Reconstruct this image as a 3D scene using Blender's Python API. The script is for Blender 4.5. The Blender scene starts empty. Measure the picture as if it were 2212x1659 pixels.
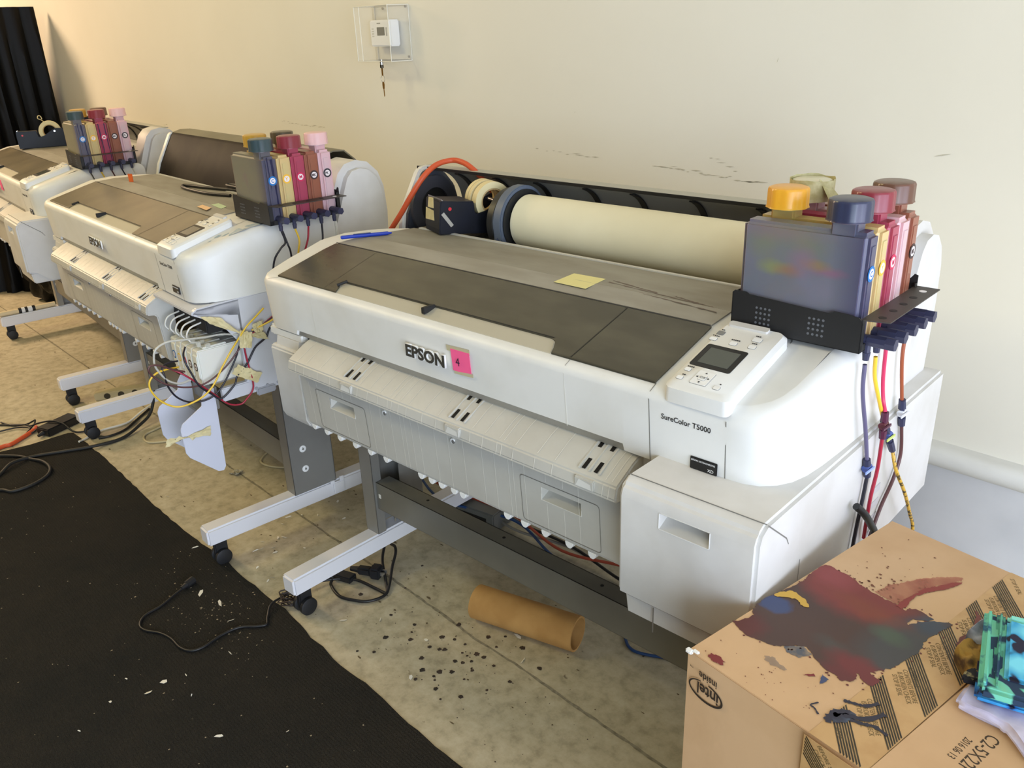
import bpy, bmesh, math, random
from mathutils import Vector, Matrix
from mathutils.geometry import tessellate_polygon
random.seed(7)
R = math.radians
col = bpy.context.scene.collection
scene = bpy.context.scene

# ------------------------------------------------------------ materials
def lin(c):
    return tuple(((x/255.0)/12.92 if x/255.0 <= .04045 else ((x/255.0+.055)/1.055)**2.4) for x in c)
MATS = {}
def mat(name, c, rough=.5, metal=0., c2=None, nscale=20., bump=0., bscale=200., spec=.5, alpha=1., trans=0.,
        lo=.4, hi=.65, aniso=None, detail=6, coord='Object', stretch=(1,1,1), sub=0.):
    if name in MATS: return MATS[name]
    m = bpy.data.materials.new(name); m.use_nodes = True
    nt = m.node_tree; b = nt.nodes['Principled BSDF']; L = nt.links.new
    b.inputs['Base Color'].default_value = lin(c)+(1,)
    b.inputs['Roughness'].default_value = rough; b.inputs['Metallic'].default_value = metal
    b.inputs['Specular IOR Level'].default_value = spec
    b.inputs['Alpha'].default_value = alpha
    if trans: b.inputs['Transmission Weight'].default_value = trans
    if sub:
        b.inputs['Subsurface Weight'].default_value = sub; b.inputs['Subsurface Scale'].default_value = .02
    tc = nt.nodes.new('ShaderNodeTexCoord'); mp = nt.nodes.new('ShaderNodeMapping')
    mp.inputs['Scale'].default_value = stretch
    L(tc.outputs[coord], mp.inputs['Vector'])
    if c2 is not None:
        n = nt.nodes.new('ShaderNodeTexNoise'); n.inputs['Scale'].default_value = nscale; n.inputs['Detail'].default_value = detail
        L(mp.outputs[0], n.inputs['Vector'])
        r = nt.nodes.new('ShaderNodeValToRGB')
        r.color_ramp.elements[0].position = lo; r.color_ramp.elements[1].position = hi
        r.color_ramp.elements[0].color = lin(c)+(1,); r.color_ramp.elements[1].color = lin(c2)+(1,)
        L(n.outputs['Fac'], r.inputs['Fac']); L(r.outputs['Color'], b.inputs['Base Color'])
    if bump:
        n2 = nt.nodes.new('ShaderNodeTexNoise'); n2.inputs['Scale'].default_value = bscale; n2.inputs['Detail'].default_value = 4
        L(mp.outputs[0], n2.inputs['Vector'])
        bp = nt.nodes.new('ShaderNodeBump'); bp.inputs['Strength'].default_value = bump; bp.inputs['Distance'].default_value = .002
        L(n2.outputs['Fac'], bp.inputs['Height']); L(bp.outputs['Normal'], b.inputs['Normal'])
    MATS[name] = m
    return m

white = mat('white_plastic', (226,225,220), .42, c2=(214,212,204), nscale=7, bump=.04, bscale=900, lo=.45, hi=.8)
grey = mat('warm_grey_plastic', (214,212,208), .5, c2=(204,201,195), nscale=9, bump=.05, bscale=900)
tray_m = mat('tray_grey_plastic', (198,196,188), .45, c2=(188,185,176), nscale=6, bump=.05, bscale=700)
rib_m = mat('rib_line', (228,226,218), .5)
seam_m = mat('seam_dark', (120,118,112), .6)
top_m = mat('dusty_grey_panel', (160,156,146), .55, c2=(140,135,122), nscale=5, stretch=(1,3,1), lo=.35, hi=.7)
top2_m = mat('dusty_grey_panel_rear', (146,142,130), .55, c2=(128,122,108), nscale=6, stretch=(1,3,1), lo=.35, hi=.7)
lid_m = mat('smoked_lid', (66,63,52), .25, c2=(84,80,66), nscale=6, lo=.4, hi=.75, stretch=(1,2.5,1))
lid2_m = mat('smoked_lid_dust_reflection', (104,96,78), .3, c2=(124,114,92), nscale=7, lo=.4, hi=.7)  # lighter than the other lid: reflections painted into the colour, plus dust
black = mat('black_plastic', (22,22,23), .45)
blackm = mat('black_powder_coat', (27,27,28), .55, bump=.1, bscale=1500)
rubber = mat('black_rubber', (26,26,28), .6)
dark = mat('dark_interior', (30,29,28), .7)
steel = mat('galvanised_steel', (168,167,162), .38, .45, c2=(146,144,138), nscale=3, stretch=(1,1,.3))
steel2 = mat('galvanised_steel_dark', (150,149,145), .4, .45, c2=(132,130,126), nscale=3)
foot_m = mat('foot_grey_plastic', (228,227,230), .5, bump=.03, bscale=900)
navy = mat('navy_plastic', (15,19,32), .45, c2=(11,13,20), nscale=10, spec=.35)
holder_m = mat('slate_blue_plastic', (92,102,118), .5)
disc_m = mat('dark_disc', (38,38,38), .45)
paper_m = mat('roll_paper', (232,226,198), .75, c2=(224,217,188), nscale=4)
orange_m = mat('orange_rubber', (205,84,44), .5)
pipe_m = mat('cream_pvc', (225,205,165), .45)
cardtube = mat('kraft_tube', (196,150,88), .8, c2=(180,134,74), nscale=12)
card = mat('kraft_board', (206,170,130), .85, c2=(196,159,118), nscale=7, bump=.15, bscale=60)
masking = mat('masking_tape', (222,208,160), .7, c2=(208,192,142), nscale=40)
maskroll = mat('masking_tape_roll', (224,208,160), .6)
blue_pen = mat('blue_pen', (28,58,168), .35)
pink_m = mat('pink_note', (255,98,150), .8)
yelnote = mat('yellow_note', (225,216,150), .8)
ink_txt = mat('print_black', (34,33,36), .6)
white_m = mat('white_bright', (238,238,236), .45)
silver = mat('silver_metal', (190,190,188), .3, .9)
glass_m = mat('clear_acrylic', (250,248,238), .08, alpha=.10)
edge_m = mat('acrylic_edge_highlight', (252,248,232), .2, alpha=.75)  # pale edge colour stands in for highlights on the clear acrylic
brass = mat('brass', (150,112,50), .35, .8)
screen_m = mat('lcd_screen', (78,82,76), .2)
btn_grey = mat('button_grey', (128,128,124), .5)
wire_black = mat('cable_black', (24,24,25), .45)
valve_m = mat('ink_blue_fitting', (52,54,80), .45)
paper_scrap = mat('white_scrap', (225,220,205), .8)
dirty = mat('gritty_trough', (128,120,98), .9, c2=(92,84,64), nscale=120, lo=.45, hi=.6)

def nodes_of(m): return m.node_tree.nodes, m.node_tree.links

# tank plastic: own colours in blotches
def tank_mat(name, base, edge, blot, x0=.15, amount=.5, rough=.32):
    m = bpy.data.materials.new(name); m.use_nodes = True
    N, Lk = nodes_of(m); b = N['Principled BSDF']
    b.inputs['Roughness'].default_value = rough
    b.inputs['Subsurface Weight'].default_value = .25; b.inputs['Subsurface Scale'].default_value = .01
    tc = N.new('ShaderNodeTexCoord'); sep = N.new('ShaderNodeSeparateXYZ'); Lk.new(tc.outputs['Object'], sep.inputs[0])
    prev = None
    def rgb(c):
        n = N.new('ShaderNodeRGB'); n.outputs[0].default_value = lin(c)+(1,); return n.outputs[0]
    cur = rgb(base)
    for i, (c, sc, lo, hi) in enumerate(blot):
        n = N.new('ShaderNodeTexNoise'); n.inputs['Scale'].default_value = sc; n.inputs['Detail'].default_value = 2
        mp = N.new('ShaderNodeMapping'); mp.inputs['Location'].default_value = (i*3.1+1, i*1.7, i*.9)
        Lk.new(tc.outputs['Object'], mp.inputs[0]); Lk.new(mp.outputs[0], n.inputs['Vector'])
        r = N.new('ShaderNodeMapRange'); r.inputs['From Min'].default_value = lo; r.inputs['From Max'].default_value = hi
        r.inputs['To Max'].default_value = amount
        Lk.new(n.outputs['Fac'], r.inputs['Value'])
        mx = N.new('ShaderNodeMixRGB'); Lk.new(r.outputs[0], mx.inputs[0]); Lk.new(cur, mx.inputs[1]); Lk.new(rgb(c), mx.inputs[2]); cur = mx.outputs[0]
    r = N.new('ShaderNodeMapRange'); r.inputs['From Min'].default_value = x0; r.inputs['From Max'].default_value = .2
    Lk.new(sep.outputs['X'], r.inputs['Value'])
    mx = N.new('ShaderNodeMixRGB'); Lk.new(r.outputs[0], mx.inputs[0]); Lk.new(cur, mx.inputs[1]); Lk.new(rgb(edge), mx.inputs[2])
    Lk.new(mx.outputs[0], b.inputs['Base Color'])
    return m
def soft_blobs(m, blobs, ns=30, amp=.02, coord='Object'):
    N, L = nodes_of(m); b = N['Principled BSDF']
    lk = b.inputs['Base Color'].links
    if lk: cur = lk[0].from_socket
    else:
        n = N.new('ShaderNodeRGB'); n.outputs[0].default_value = b.inputs['Base Color'].default_value; cur = n.outputs[0]
    tc = N.new('ShaderNodeTexCoord'); no = N.new('ShaderNodeTexNoise'); no.inputs['Scale'].default_value = ns; no.inputs['Detail'].default_value = 5
    L.new(tc.outputs[coord], no.inputs['Vector'])
    s1 = N.new('ShaderNodeVectorMath'); s1.operation = 'SUBTRACT'; s1.inputs[1].default_value = (.5,.5,.5); L.new(no.outputs['Color'], s1.inputs[0])
    s2 = N.new('ShaderNodeVectorMath'); s2.operation = 'SCALE'; s2.inputs['Scale'].default_value = amp; L.new(s1.outputs[0], s2.inputs[0])
    s3 = N.new('ShaderNodeVectorMath'); s3.operation = 'ADD'; L.new(tc.outputs[coord], s3.inputs[0]); L.new(s2.outputs[0], s3.inputs[1])
    for c, p_, r_, soft, am in blobs:
        mp = N.new('ShaderNodeMapping'); mp.vector_type = 'POINT'; mp.inputs['Scale'].default_value = tuple(1/q for q in r_); mp.inputs['Location'].default_value = tuple(-a/q for a, q in zip(p_, r_))
        L.new(s3.outputs[0], mp.inputs[0]); ln = N.new('ShaderNodeVectorMath'); ln.operation = 'LENGTH'; L.new(mp.outputs[0], ln.inputs[0])
        mr = N.new('ShaderNodeMapRange'); mr.inputs['From Min'].default_value = 1+soft; mr.inputs['From Max'].default_value = 1-soft; mr.inputs['To Max'].default_value = am
        L.new(ln.outputs['Value'], mr.inputs['Value'])
        mx = N.new('ShaderNodeMixRGB'); mx.inputs[2].default_value = lin(c)+(1,); L.new(mr.outputs[0], mx.inputs[0]); L.new(cur, mx.inputs[1]); cur = mx.outputs[0]
    L.new(cur, b.inputs['Base Color']); return m
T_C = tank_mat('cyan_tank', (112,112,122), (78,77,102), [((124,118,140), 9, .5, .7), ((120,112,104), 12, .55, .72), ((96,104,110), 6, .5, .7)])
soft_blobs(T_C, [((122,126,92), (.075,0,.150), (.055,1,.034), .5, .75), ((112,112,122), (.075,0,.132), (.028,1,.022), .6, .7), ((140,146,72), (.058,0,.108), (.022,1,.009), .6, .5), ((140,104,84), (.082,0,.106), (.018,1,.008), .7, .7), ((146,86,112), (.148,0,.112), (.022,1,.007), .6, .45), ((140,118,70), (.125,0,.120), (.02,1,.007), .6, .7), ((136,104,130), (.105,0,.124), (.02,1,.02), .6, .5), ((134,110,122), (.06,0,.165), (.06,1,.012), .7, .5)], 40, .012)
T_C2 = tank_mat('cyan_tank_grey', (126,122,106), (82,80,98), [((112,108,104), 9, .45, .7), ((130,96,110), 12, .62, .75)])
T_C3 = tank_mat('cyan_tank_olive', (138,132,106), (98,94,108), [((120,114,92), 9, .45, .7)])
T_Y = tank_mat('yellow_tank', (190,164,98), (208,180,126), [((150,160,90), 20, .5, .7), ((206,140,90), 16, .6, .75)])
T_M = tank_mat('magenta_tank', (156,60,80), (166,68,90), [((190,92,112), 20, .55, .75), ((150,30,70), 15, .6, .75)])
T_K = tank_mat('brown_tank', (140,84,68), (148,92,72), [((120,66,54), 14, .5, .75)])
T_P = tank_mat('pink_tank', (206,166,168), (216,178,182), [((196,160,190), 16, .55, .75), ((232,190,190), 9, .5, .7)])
CAPM = {k: mat('cap_'+k, c, .28, sub=.2) for k, c in dict(navy=(52,56,80), yellow=(232,168,48), red=(134,50,60), brown=(104,72,56),
        clear=(212,206,176), pink=(228,186,184), olive=(88,78,58), teal=(58,74,78), ochre=(196,154,60)).items()}
STK = {k: mat('sticker_'+k, c, .5) for k, c in dict(C=(22,110,180), Y=(236,182,60), M=(196,40,84), MK=(60,44,44), PK=(50,46,52)).items()}
stk_in = mat('sticker_inner', (232,222,222), .5)

# ------------------------------------------------------------ mesh helpers
class MB:
    """collects pieces into one bmesh; material slots by index"""
    def __init__(s): s.bm = bmesh.new(); s.mi = 0
    def _merge(s, b2, M=None, smooth=None):
        if M is not None: bmesh.ops.transform(b2, matrix=M, verts=b2.verts)
        vm = {}
        for v in b2.verts: vm[v] = s.bm.verts.new(v.co)
        for f in b2.faces:
            try: nf = s.bm.faces.new([vm[v] for v in f.verts]); nf.material_index = s.mi
            except ValueError: pass
        b2.free()
        return s
    def box(s, x0, x1, y0, y1, z0, z1, bev=0., M=None, seg=2):
        b = bmesh.new(); bmesh.ops.create_cube(b, size=1)
        for v in b.verts: v.co = Vector(((x0+x1)/2+v.co.x*(x1-x0), (y0+y1)/2+v.co.y*(y1-y0), (z0+z1)/2+v.co.z*(z1-z0)))
        if bev: bmesh.ops.bevel(b, geom=b.edges[:], offset=bev, segments=seg, affect='EDGES', clamp_overlap=True)
        return s._merge(b, M)
    def prism(s, pts, a0, a1, axis='x', bev=0., M=None, seg=2, ang=25):
        b = bmesh.new()
        def mk(p, a):
            if axis == 'x': return Vector((a, p[0], p[1]))
            if axis == 'y': return Vector((p[0], a, p[1]))
            return Vector((p[0], p[1], a))
        A = [b.verts.new(mk(p, a0)) for p in pts]; B = [b.verts.new(mk(p, a1)) for p in pts]
        b.faces.new(A); b.faces.new(B[::-1])
        n = len(pts)
        for i in range(n): b.faces.new([A[(i+1) % n], A[i], B[i], B[(i+1) % n]])
        bmesh.ops.recalc_face_normals(b, faces=b.faces)
        if bev:
            es = [e for e in b.edges if len(e.link_faces) == 2 and e.calc_face_angle(0) > R(ang)]
            bmesh.ops.bevel(b, geom=es, offset=bev, segments=seg, affect='EDGES', clamp_overlap=True)
        return s._merge(b, M)
    def cyl(s, p0, p1, r0, r1=None, n=24, cap=True, hole=0.):
        r1 = r0 if r1 is None else r1
        p0 = Vector(p0); p1 = Vector(p1); d = (p1-p0).normalized()
        u = d.orthogonal().normalized(); w = d.cross(u)
        b = bmesh.new(); rings = []
        def ring(p, r): return [b.verts.new(p+u*(math.cos(2*math.pi*i/n)*r)+w*(math.sin(2*math.pi*i/n)*r)) for i in range(n)]
        A = ring(p0, r0); B = ring(p1, r1)
        for i in range(n): b.faces.new([A[i], A[(i+1) % n], B[(i+1) % n], B[i]])
        if hole:
            C_ = ring(p0, hole); D_ = ring(p1, hole)
            for i in range(n):
                j = (i+1) % n
                b.faces.new([C_[j], C_[i], D_[i], D_[j]]); b.faces.new([A[j], A[i], C_[i], C_[j]]); b.faces.new([B[i], B[j], D_[j], D_[i]])
        elif cap: b.faces.new(A[::-1]); b.faces.new(B)
        bmesh.ops.recalc_face_normals(b, faces=b.faces)
        return s._merge(b)
    def lathe(s, prof, c=(0,0,0), axis='z', n=32):
        """prof: list of (r, h)"""
        b = bmesh.new(); rings = []
        for r, h in prof:
            ring = []
            for i in range(n):
                a = 2*math.pi*i/n; p = (r*math.cos(a), r*math.sin(a), h)
                if axis == 'x': p = (p[2], p[0], p[1])
                if axis == 'y': p = (p[0], p[2], p[1])
                ring.append(b.verts.new(Vector(p)+Vector(c)))
            rings.append(ring)
        for A, B in zip(rings, rings[1:]):
            for i in range(n):
                j = (i+1) % n; b.faces.new([A[i], A[j], B[j], B[i]])
        if prof[0][0] > 1e-6 and prof[0] != prof[-1]:
            b.faces.new(rings[0][::-1]); b.faces.new(rings[-1])
        bmesh.ops.remove_doubles(b, verts=b.verts, dist=1e-6)
        bmesh.ops.recalc_face_normals(b, faces=b.faces)
        return s._merge(b)
    def tube(s, pts, r, n=10, smooth=6, closed=False):
        P = catmull([Vector(p) for p in pts], smooth) if smooth else [Vector(p) for p in pts]
        b = bmesh.new(); prev = None; u = None; first = None
        for i, p in enumerate(P):
            d = (P[min(i+1, len(P)-1)]-P[max(i-1, 0)])
            if d.length < 1e-9: continue
            d.normalize()
            u = d.orthogonal().normalized() if u is None else (u-d*u.dot(d)).normalized()
            w = d.cross(u)
            ring = [b.verts.new(p+(u*math.cos(2*math.pi*k/n)+w*math.sin(2*math.pi*k/n))*r) for k in range(n)]
            if prev:
                for k in range(n): b.faces.new([prev[k], prev[(k+1) % n], ring[(k+1) % n], ring[k]])
            else: first = ring
            prev = ring
        b.faces.new(first[::-1]); b.faces.new(prev)
        bmesh.ops.recalc_face_normals(b, faces=b.faces)
        return s._merge(b)
    def poly(s, pts3, thick=0., nrm=None):
        """flat or near flat polygon in 3D, optional thickness along nrm"""
        pts3 = [Vector(p) for p in pts3]
        tri = tessellate_polygon([pts3])
        nrm = Vector(nrm) if nrm is not None else (pts3[1]-pts3[0]).cross(pts3[2]-pts3[0]).normalized()
        b = bmesh.new(); A = [b.verts.new(p+nrm*thick) for p in pts3]
        for t in tri:
            try: b.faces.new([A[i] for i in t])
            except ValueError: pass
        if thick:
            B = [b.verts.new(p) for p in pts3]
            for t in tri:
                try: b.faces.new([B[i] for i in t][::-1])
                except ValueError: pass
            n = len(pts3)
            for i in range(n):
                j = (i+1) % n
                try: b.faces.new([A[j], A[i], B[i], B[j]])
                except ValueError: pass
        bmesh.ops.recalc_face_normals(b, faces=b.faces)
        if not thick:
            for f in b.faces:
                if f.normal.dot(nrm) < 0: f.normal_flip()
        return s._merge(b)
    def grid(s, P, thick=0.):
        """P[i][j] points"""
        b = bmesh.new(); V = [[b.verts.new(Vector(p)) for p in row] for row in P]
        for i in range(len(V)-1):
            for j in range(len(V[0])-1): b.faces.new([V[i][j], V[i+1][j], V[i+1][j+1], V[i][j+1]])
        if thick:
            bmesh.ops.recalc_face_normals(b, faces=b.faces)
            bmesh.ops.solidify(b, geom=b.faces[:], thickness=thick)
        return s._merge(b)
    def build(s, name, mats, parent=None, smooth=35, loc=None, rz=0.):
        me = bpy.data.meshes.new(name); s.bm.to_mesh(me); s.bm.free()
        if not isinstance(mats, (list, tuple)): mats = [mats]
        for m in mats: me.materials.append(m)
        if smooth:
            me.polygons.foreach_set('use_smooth', [True]*len(me.polygons))
            me.set_sharp_from_angle(angle=R(smooth))
        o = bpy.data.objects.new(name, me); col.objects.link(o)
        if parent is not None: o.parent = parent
        if loc is not None: o.location = loc
        if rz: o.rotation_euler = (0,0,rz)
        return o

def catmull(P, k=6):
    if len(P) < 3: return P
    out = []; Q = [P[0]*2-P[1]]+P+[P[-1]*2-P[-2]]
    for i in range(1, len(Q)-2):
        a, b, c, d = Q[i-1], Q[i], Q[i+1], Q[i+2]
        for j in range(k):
            t = j/k
            out.append(.5*((2*b)+(c-a)*t+(2*a-5*b+4*c-d)*t*t+(3*b-a-3*c+d)*t**3))
    out.append(P[-1]); return out

def rrect(x0, x1, y0, y1, r, n=4):
    pts = []
    for cx, cy, a in ((x1-r, y0+r, -90), (x1-r, y1-r, 0), (x0+r, y1-r, 90), (x0+r, y0+r, 180)):
        for i in range(n+1):
            t = R(a+90*i/n); pts.append((cx+r*math.cos(t), cy+r*math.sin(t)))
    return pts

def text(name, body, size, org, right, up, m, parent=None, ext=.0002, align='LEFT', sx=1., bold=0.):
    cu = bpy.data.curves.new(name, 'FONT'); cu.body = body; cu.size = size; cu.extrude = ext; cu.align_x = align; cu.offset = bold
    cu.resolution_u = 3
    o = bpy.data.objects.new(name, cu); col.objects.link(o)
    dg = bpy.context.evaluated_depsgraph_get(); me = bpy.data.meshes.new_from_object(o.evaluated_get(dg))
    bpy.data.objects.remove(o); bpy.data.curves.remove(cu)
    r = Vector(right).normalized(); u = Vector(up); u = (u-r*u.dot(r)).normalized(); n = r.cross(u)
    M = Matrix(((r.x*sx, u.x, n.x, org[0]), (r.y*sx, u.y, n.y, org[1]), (r.z*sx, u.z, n.z, org[2]), (0,0,0,1)))
    me.transform(M); me.name = name; me.materials.clear(); me.materials.append(m)
    ob = bpy.data.objects.new(name, me); col.objects.link(ob)
    if parent is not None: ob.parent = parent
    return ob

def tag(o, label, cat, group=None):
    o['label'] = label; o['category'] = cat
    if group: o['group'] = group
    return o
def struct(o): o['kind'] = 'structure'; return o
def cut(o, cutter):
    c_ = cutter.build('cutter', white, smooth=0); m = o.modifiers.new('b', 'BOOLEAN'); m.object = c_; m.operation = 'DIFFERENCE'; m.solver = 'EXACT'
    c_.parent = o.parent
    bpy.context.view_layer.update(); dg = bpy.context.evaluated_depsgraph_get(); me = bpy.data.meshes.new_from_object(o.evaluated_get(dg)); me.name = o.name
    o.modifiers.clear(); o.data = me; bpy.data.objects.remove(c_); me.set_sharp_from_angle(angle=R(35)); return o
def thing(name, label, cat, loc=(0,0,0), rz=0., group=None):
    o = bpy.data.objects.new(name, None); col.objects.link(o); o.empty_display_size = .05
    o.location = loc; o.rotation_euler = (0,0,rz); return tag(o, label, cat, group)
def xf(T, p):
    """local point of pose T=(x,y,deg) to world"""
    a = R(T[2]); return (T[0]+p[0]*math.cos(a)-p[1]*math.sin(a), T[1]+p[0]*math.sin(a)+p[1]*math.cos(a), p[2])
def place(T): return dict(loc=(T[0], T[1], 0), rz=R(T[2]))

P3 = (0, 0, 3.2955); P2 = (-1.672, -.006, -1.9); P1 = (-3.369, .146, -3.854)

# ------------------------------------------------------------ setting
def floor_mat():
    m = bpy.data.materials.new('concrete_floor'); m.use_nodes = True; N, L = nodes_of(m); b = N['Principled BSDF']
    tc = N.new('ShaderNodeTexCoord')
    def noise(sc, det=8, loc=(0,0,0)):
        n = N.new('ShaderNodeTexNoise'); n.inputs['Scale'].default_value = sc; n.inputs['Detail'].default_value = det; n.inputs['Roughness'].default_value = .65
        mp = N.new('ShaderNodeMapping'); mp.inputs['Location'].default_value = loc
        L.new(tc.outputs['Object'], mp.inputs[0]); L.new(mp.outputs[0], n.inputs['Vector']); return n
    def ramp(src, stops):
        r = N.new('ShaderNodeValToRGB')
        while len(r.color_ramp.elements) < len(stops): r.color_ramp.elements.new(.5)
        for e, (p, c) in zip(r.color_ramp.elements, stops): e.position = p; e.color = lin(c)+(1,)
        L.new(src, r.inputs[0]); return r
    a = noise(5); ra = ramp(a.outputs['Fac'], [(.3, (166,156,130)), (.5, (184,174,146)), (.7, (198,188,162))])
    c = noise(26, 12, (3,1,0)); rc = ramp(c.outputs['Fac'], [(.35, (140,130,106)), (.5, (186,175,147)), (.68, (210,202,178))])
    mx = N.new('ShaderNodeMixRGB'); mx.inputs[0].default_value = .5; L.new(ra.outputs[0], mx.inputs[1]); L.new(rc.outputs[0], mx.inputs[2])
    d = noise(46, 6, (5,2,0)); rd = ramp(d.outputs['Fac'], [(.64, (0,0,0)), (.72, (255,255,255))])
    mx2 = N.new('ShaderNodeMixRGB'); mx2.inputs[2].default_value = lin((176,170,150))+(1,)
    mm = N.new('ShaderNodeMath'); mm.operation = 'MULTIPLY'; mm.inputs[1].default_value = .6; L.new(rd.outputs[0], mm.inputs[0]); L.new(mm.outputs[0], mx2.inputs[0]); L.new(mx.outputs[0], mx2.inputs[1])
    e = noise(30, 4, (9,4,0)); re = ramp(e.outputs['Fac'], [(.26, (255,255,255)), (.31, (0,0,0))])
    mx3 = N.new('ShaderNodeMixRGB'); mx3.inputs[2].default_value = lin((84,74,58))+(1,)
    mm2 = N.new('ShaderNodeMath'); mm2.operation = 'MULTIPLY'; mm2.inputs[1].default_value = .7; L.new(re.outputs[0], mm2.inputs[0]); L.new(mm2.outputs[0], mx3.inputs[0]); L.new(mx2.outputs[0], mx3.inputs[1])
    L.new(mx3.outputs[0], b.inputs['Base Color']); b.inputs['Roughness'].default_value = .62
    bp = N.new('ShaderNodeBump'); bp.inputs['Strength'].default_value = .25; bp.inputs['Distance'].default_value = .002; L.new(c.outputs['Fac'], bp.inputs['Height']); L.new(bp.outputs[0], b.inputs['Normal'])
    return m
f = MB(); f.box(-9, 7, -7, 1.25, -.2, 0)
floor = struct(f.build('floor', floor_mat(), smooth=0))
j = MB()
ZJ = .0006
jp = [(-9,.26), (-6,.25), (-1.6,.236), (-1.0,.234), (.09,.235), (.323,.233), (.47,.228), (.62,.235), (.74,.233), (2,.236), (6.9,.24)]
def jitter_strip(pts, w, z, step=.02, amp=.0018):
    A = []; B = []
    P = []
    for (x0, y0), (x1, y1) in zip(pts, pts[1:]):
        n = max(1, int(abs(x1-x0)/step)) if abs(x1-x0) < 2 else 40
        for i in range(n): P.append((x0+(x1-x0)*i/n, y0+(y1-y0)*i/n))
    P.append(pts[-1])
    g = [[], []]
    for x, y in P:
        g[0].append((x, y-w/2+random.uniform(-amp, amp), z)); g[1].append((x, y+w/2+random.uniform(-amp, amp), z))
    return g
j.grid(jitter_strip(jp, .007, ZJ))
jm = mat('joint_light', (148,141,120), .9, c2=(112,104,84), nscale=60, lo=.4, hi=.7)
struct(j.build('trim_2', jm, smooth=0))
# wall: painted plaster, lower stem wall with a rounded ledge
def wall_mat():
    m = bpy.data.materials.new('painted_wall'); m.use_nodes = True; N, L = nodes_of(m); b = N['Principled BSDF']
    tc = N.new('ShaderNodeTexCoord'); n = N.new('ShaderNodeTexNoise'); n.inputs['Scale'].default_value = 1.3; n.inputs['Detail'].default_value = 5
    L.new(tc.outputs['Object'], n.inputs['Vector'])
    r = N.new('ShaderNodeValToRGB'); r.color_ramp.elements[0].position = .3; r.color_ramp.elements[1].position = .75
    r.color_ramp.elements[0].color = lin((226,221,205))+(1,); r.color_ramp.elements[1].color = lin((232,228,214))+(1,)
    L.new(n.outputs['Fac'], r.inputs[0]); L.new(r.outputs[0], b.inputs['Base Color']); b.inputs['Roughness'].default_value = .85
    n2 = N.new('ShaderNodeTexNoise'); n2.inputs['Scale'].default_value = 90; L.new(tc.outputs['Object'], n2.inputs['Vector'])
    bp = N.new('ShaderNodeBump'); bp.inputs['Strength'].default_value = .06; bp.inputs['Distance'].default_value = .002
    L.new(n2.outputs['Fac'], bp.inputs['Height']); L.new(bp.outputs[0], b.inputs['Normal'])
    return m
wm = wall_mat()
w = MB(); w.box(-9, 7, 1.0, 1.25, .55, 3.4)
struct(w.build('wall_back', wm, smooth=0))
w = MB(); w.box(-9, 7, .985, 1.25, 0, .54)
struct(w.build('wall_back_base', mat('stem_wall_paint', (216,216,216), .8, c2=(196,197,198), nscale=3), smooth=0))
w = MB(); prof = [(1.0,.53), (.985,.53)]+[(.985-.028*math.sin(R(a)), .556-.026*math.cos(R(a))) for a in range(0, 181, 20)]+[(1.0,.585)]
w.prism(prof, -9, 7, 'x')
struct(w.build('trim_1', mat('ledge_paint', (222,221,214), .7, c2=(206,204,196), nscale=9, stretch=(.3,1,1)), smooth=60))
w = MB(); w.box(-9, 7, -7, 1.25, 3.4, 3.5); struct(w.build('ceiling', mat('ceiling_paint', (225,222,212), .9), smooth=0))
w = MB(); w.box(-9.2, -9, -7, 1.25, 0, 3.4); struct(w.build('wall_left', wm, smooth=0))
# scuff marks on the wall (low dark smears)
sm = MB(); 
def smear(b, x0, z0, x1, z1, n, wid, y=.9993):
    for i in range(n):
        t = (i+random.uniform(-.4,.4))/n; x = x0+(x1-x0)*t; z = z0+(z1-z0)*t+random.uniform(-.004,.004)
        l = random.uniform(.004,.02)*wid; h = random.uniform(.0007,.002)
        b.poly([(x-l, y, z), (x, y, z-h), (x+l, y, z+.001), (x, y, z+h)], nrm=(0,-1,0))
smear(sm, -1.573, 1.177, -1.22, 1.166, 16, 1); smear(sm, .0, 1.163, .26, 1.158, 9, 1); smear(sm, .45, 1.152, .80, 1.132, 22, 1.1)
smear(sm, .62, 1.19, .72, 1.15, 5, .8); smear(sm, -2.86,1.105,-2.8,1.10,3,.8)
for x, z, l, h in ((1.202,1.232,.018,.004), (.797,1.422,.002,.006), (.15,1.28,.002,.003), (1.1,1.11,.004,.002), (-2.0,1.55,.002,.004)):
    sm.poly([(x-l, .9993, z-h), (x, .9993, z-h*.4), (x+l, .9993, z+h), (x, .9993, z+h*.4)], nrm=(0,-1,0))
so = sm.build('wall_scuff', mat('scuff', (192,186,166), .9), smooth=0)
so['kind'] = 'stuff'; tag(so, 'faint grey scuff marks rubbed along the painted wall above the printers', 'scuff marks')

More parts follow.
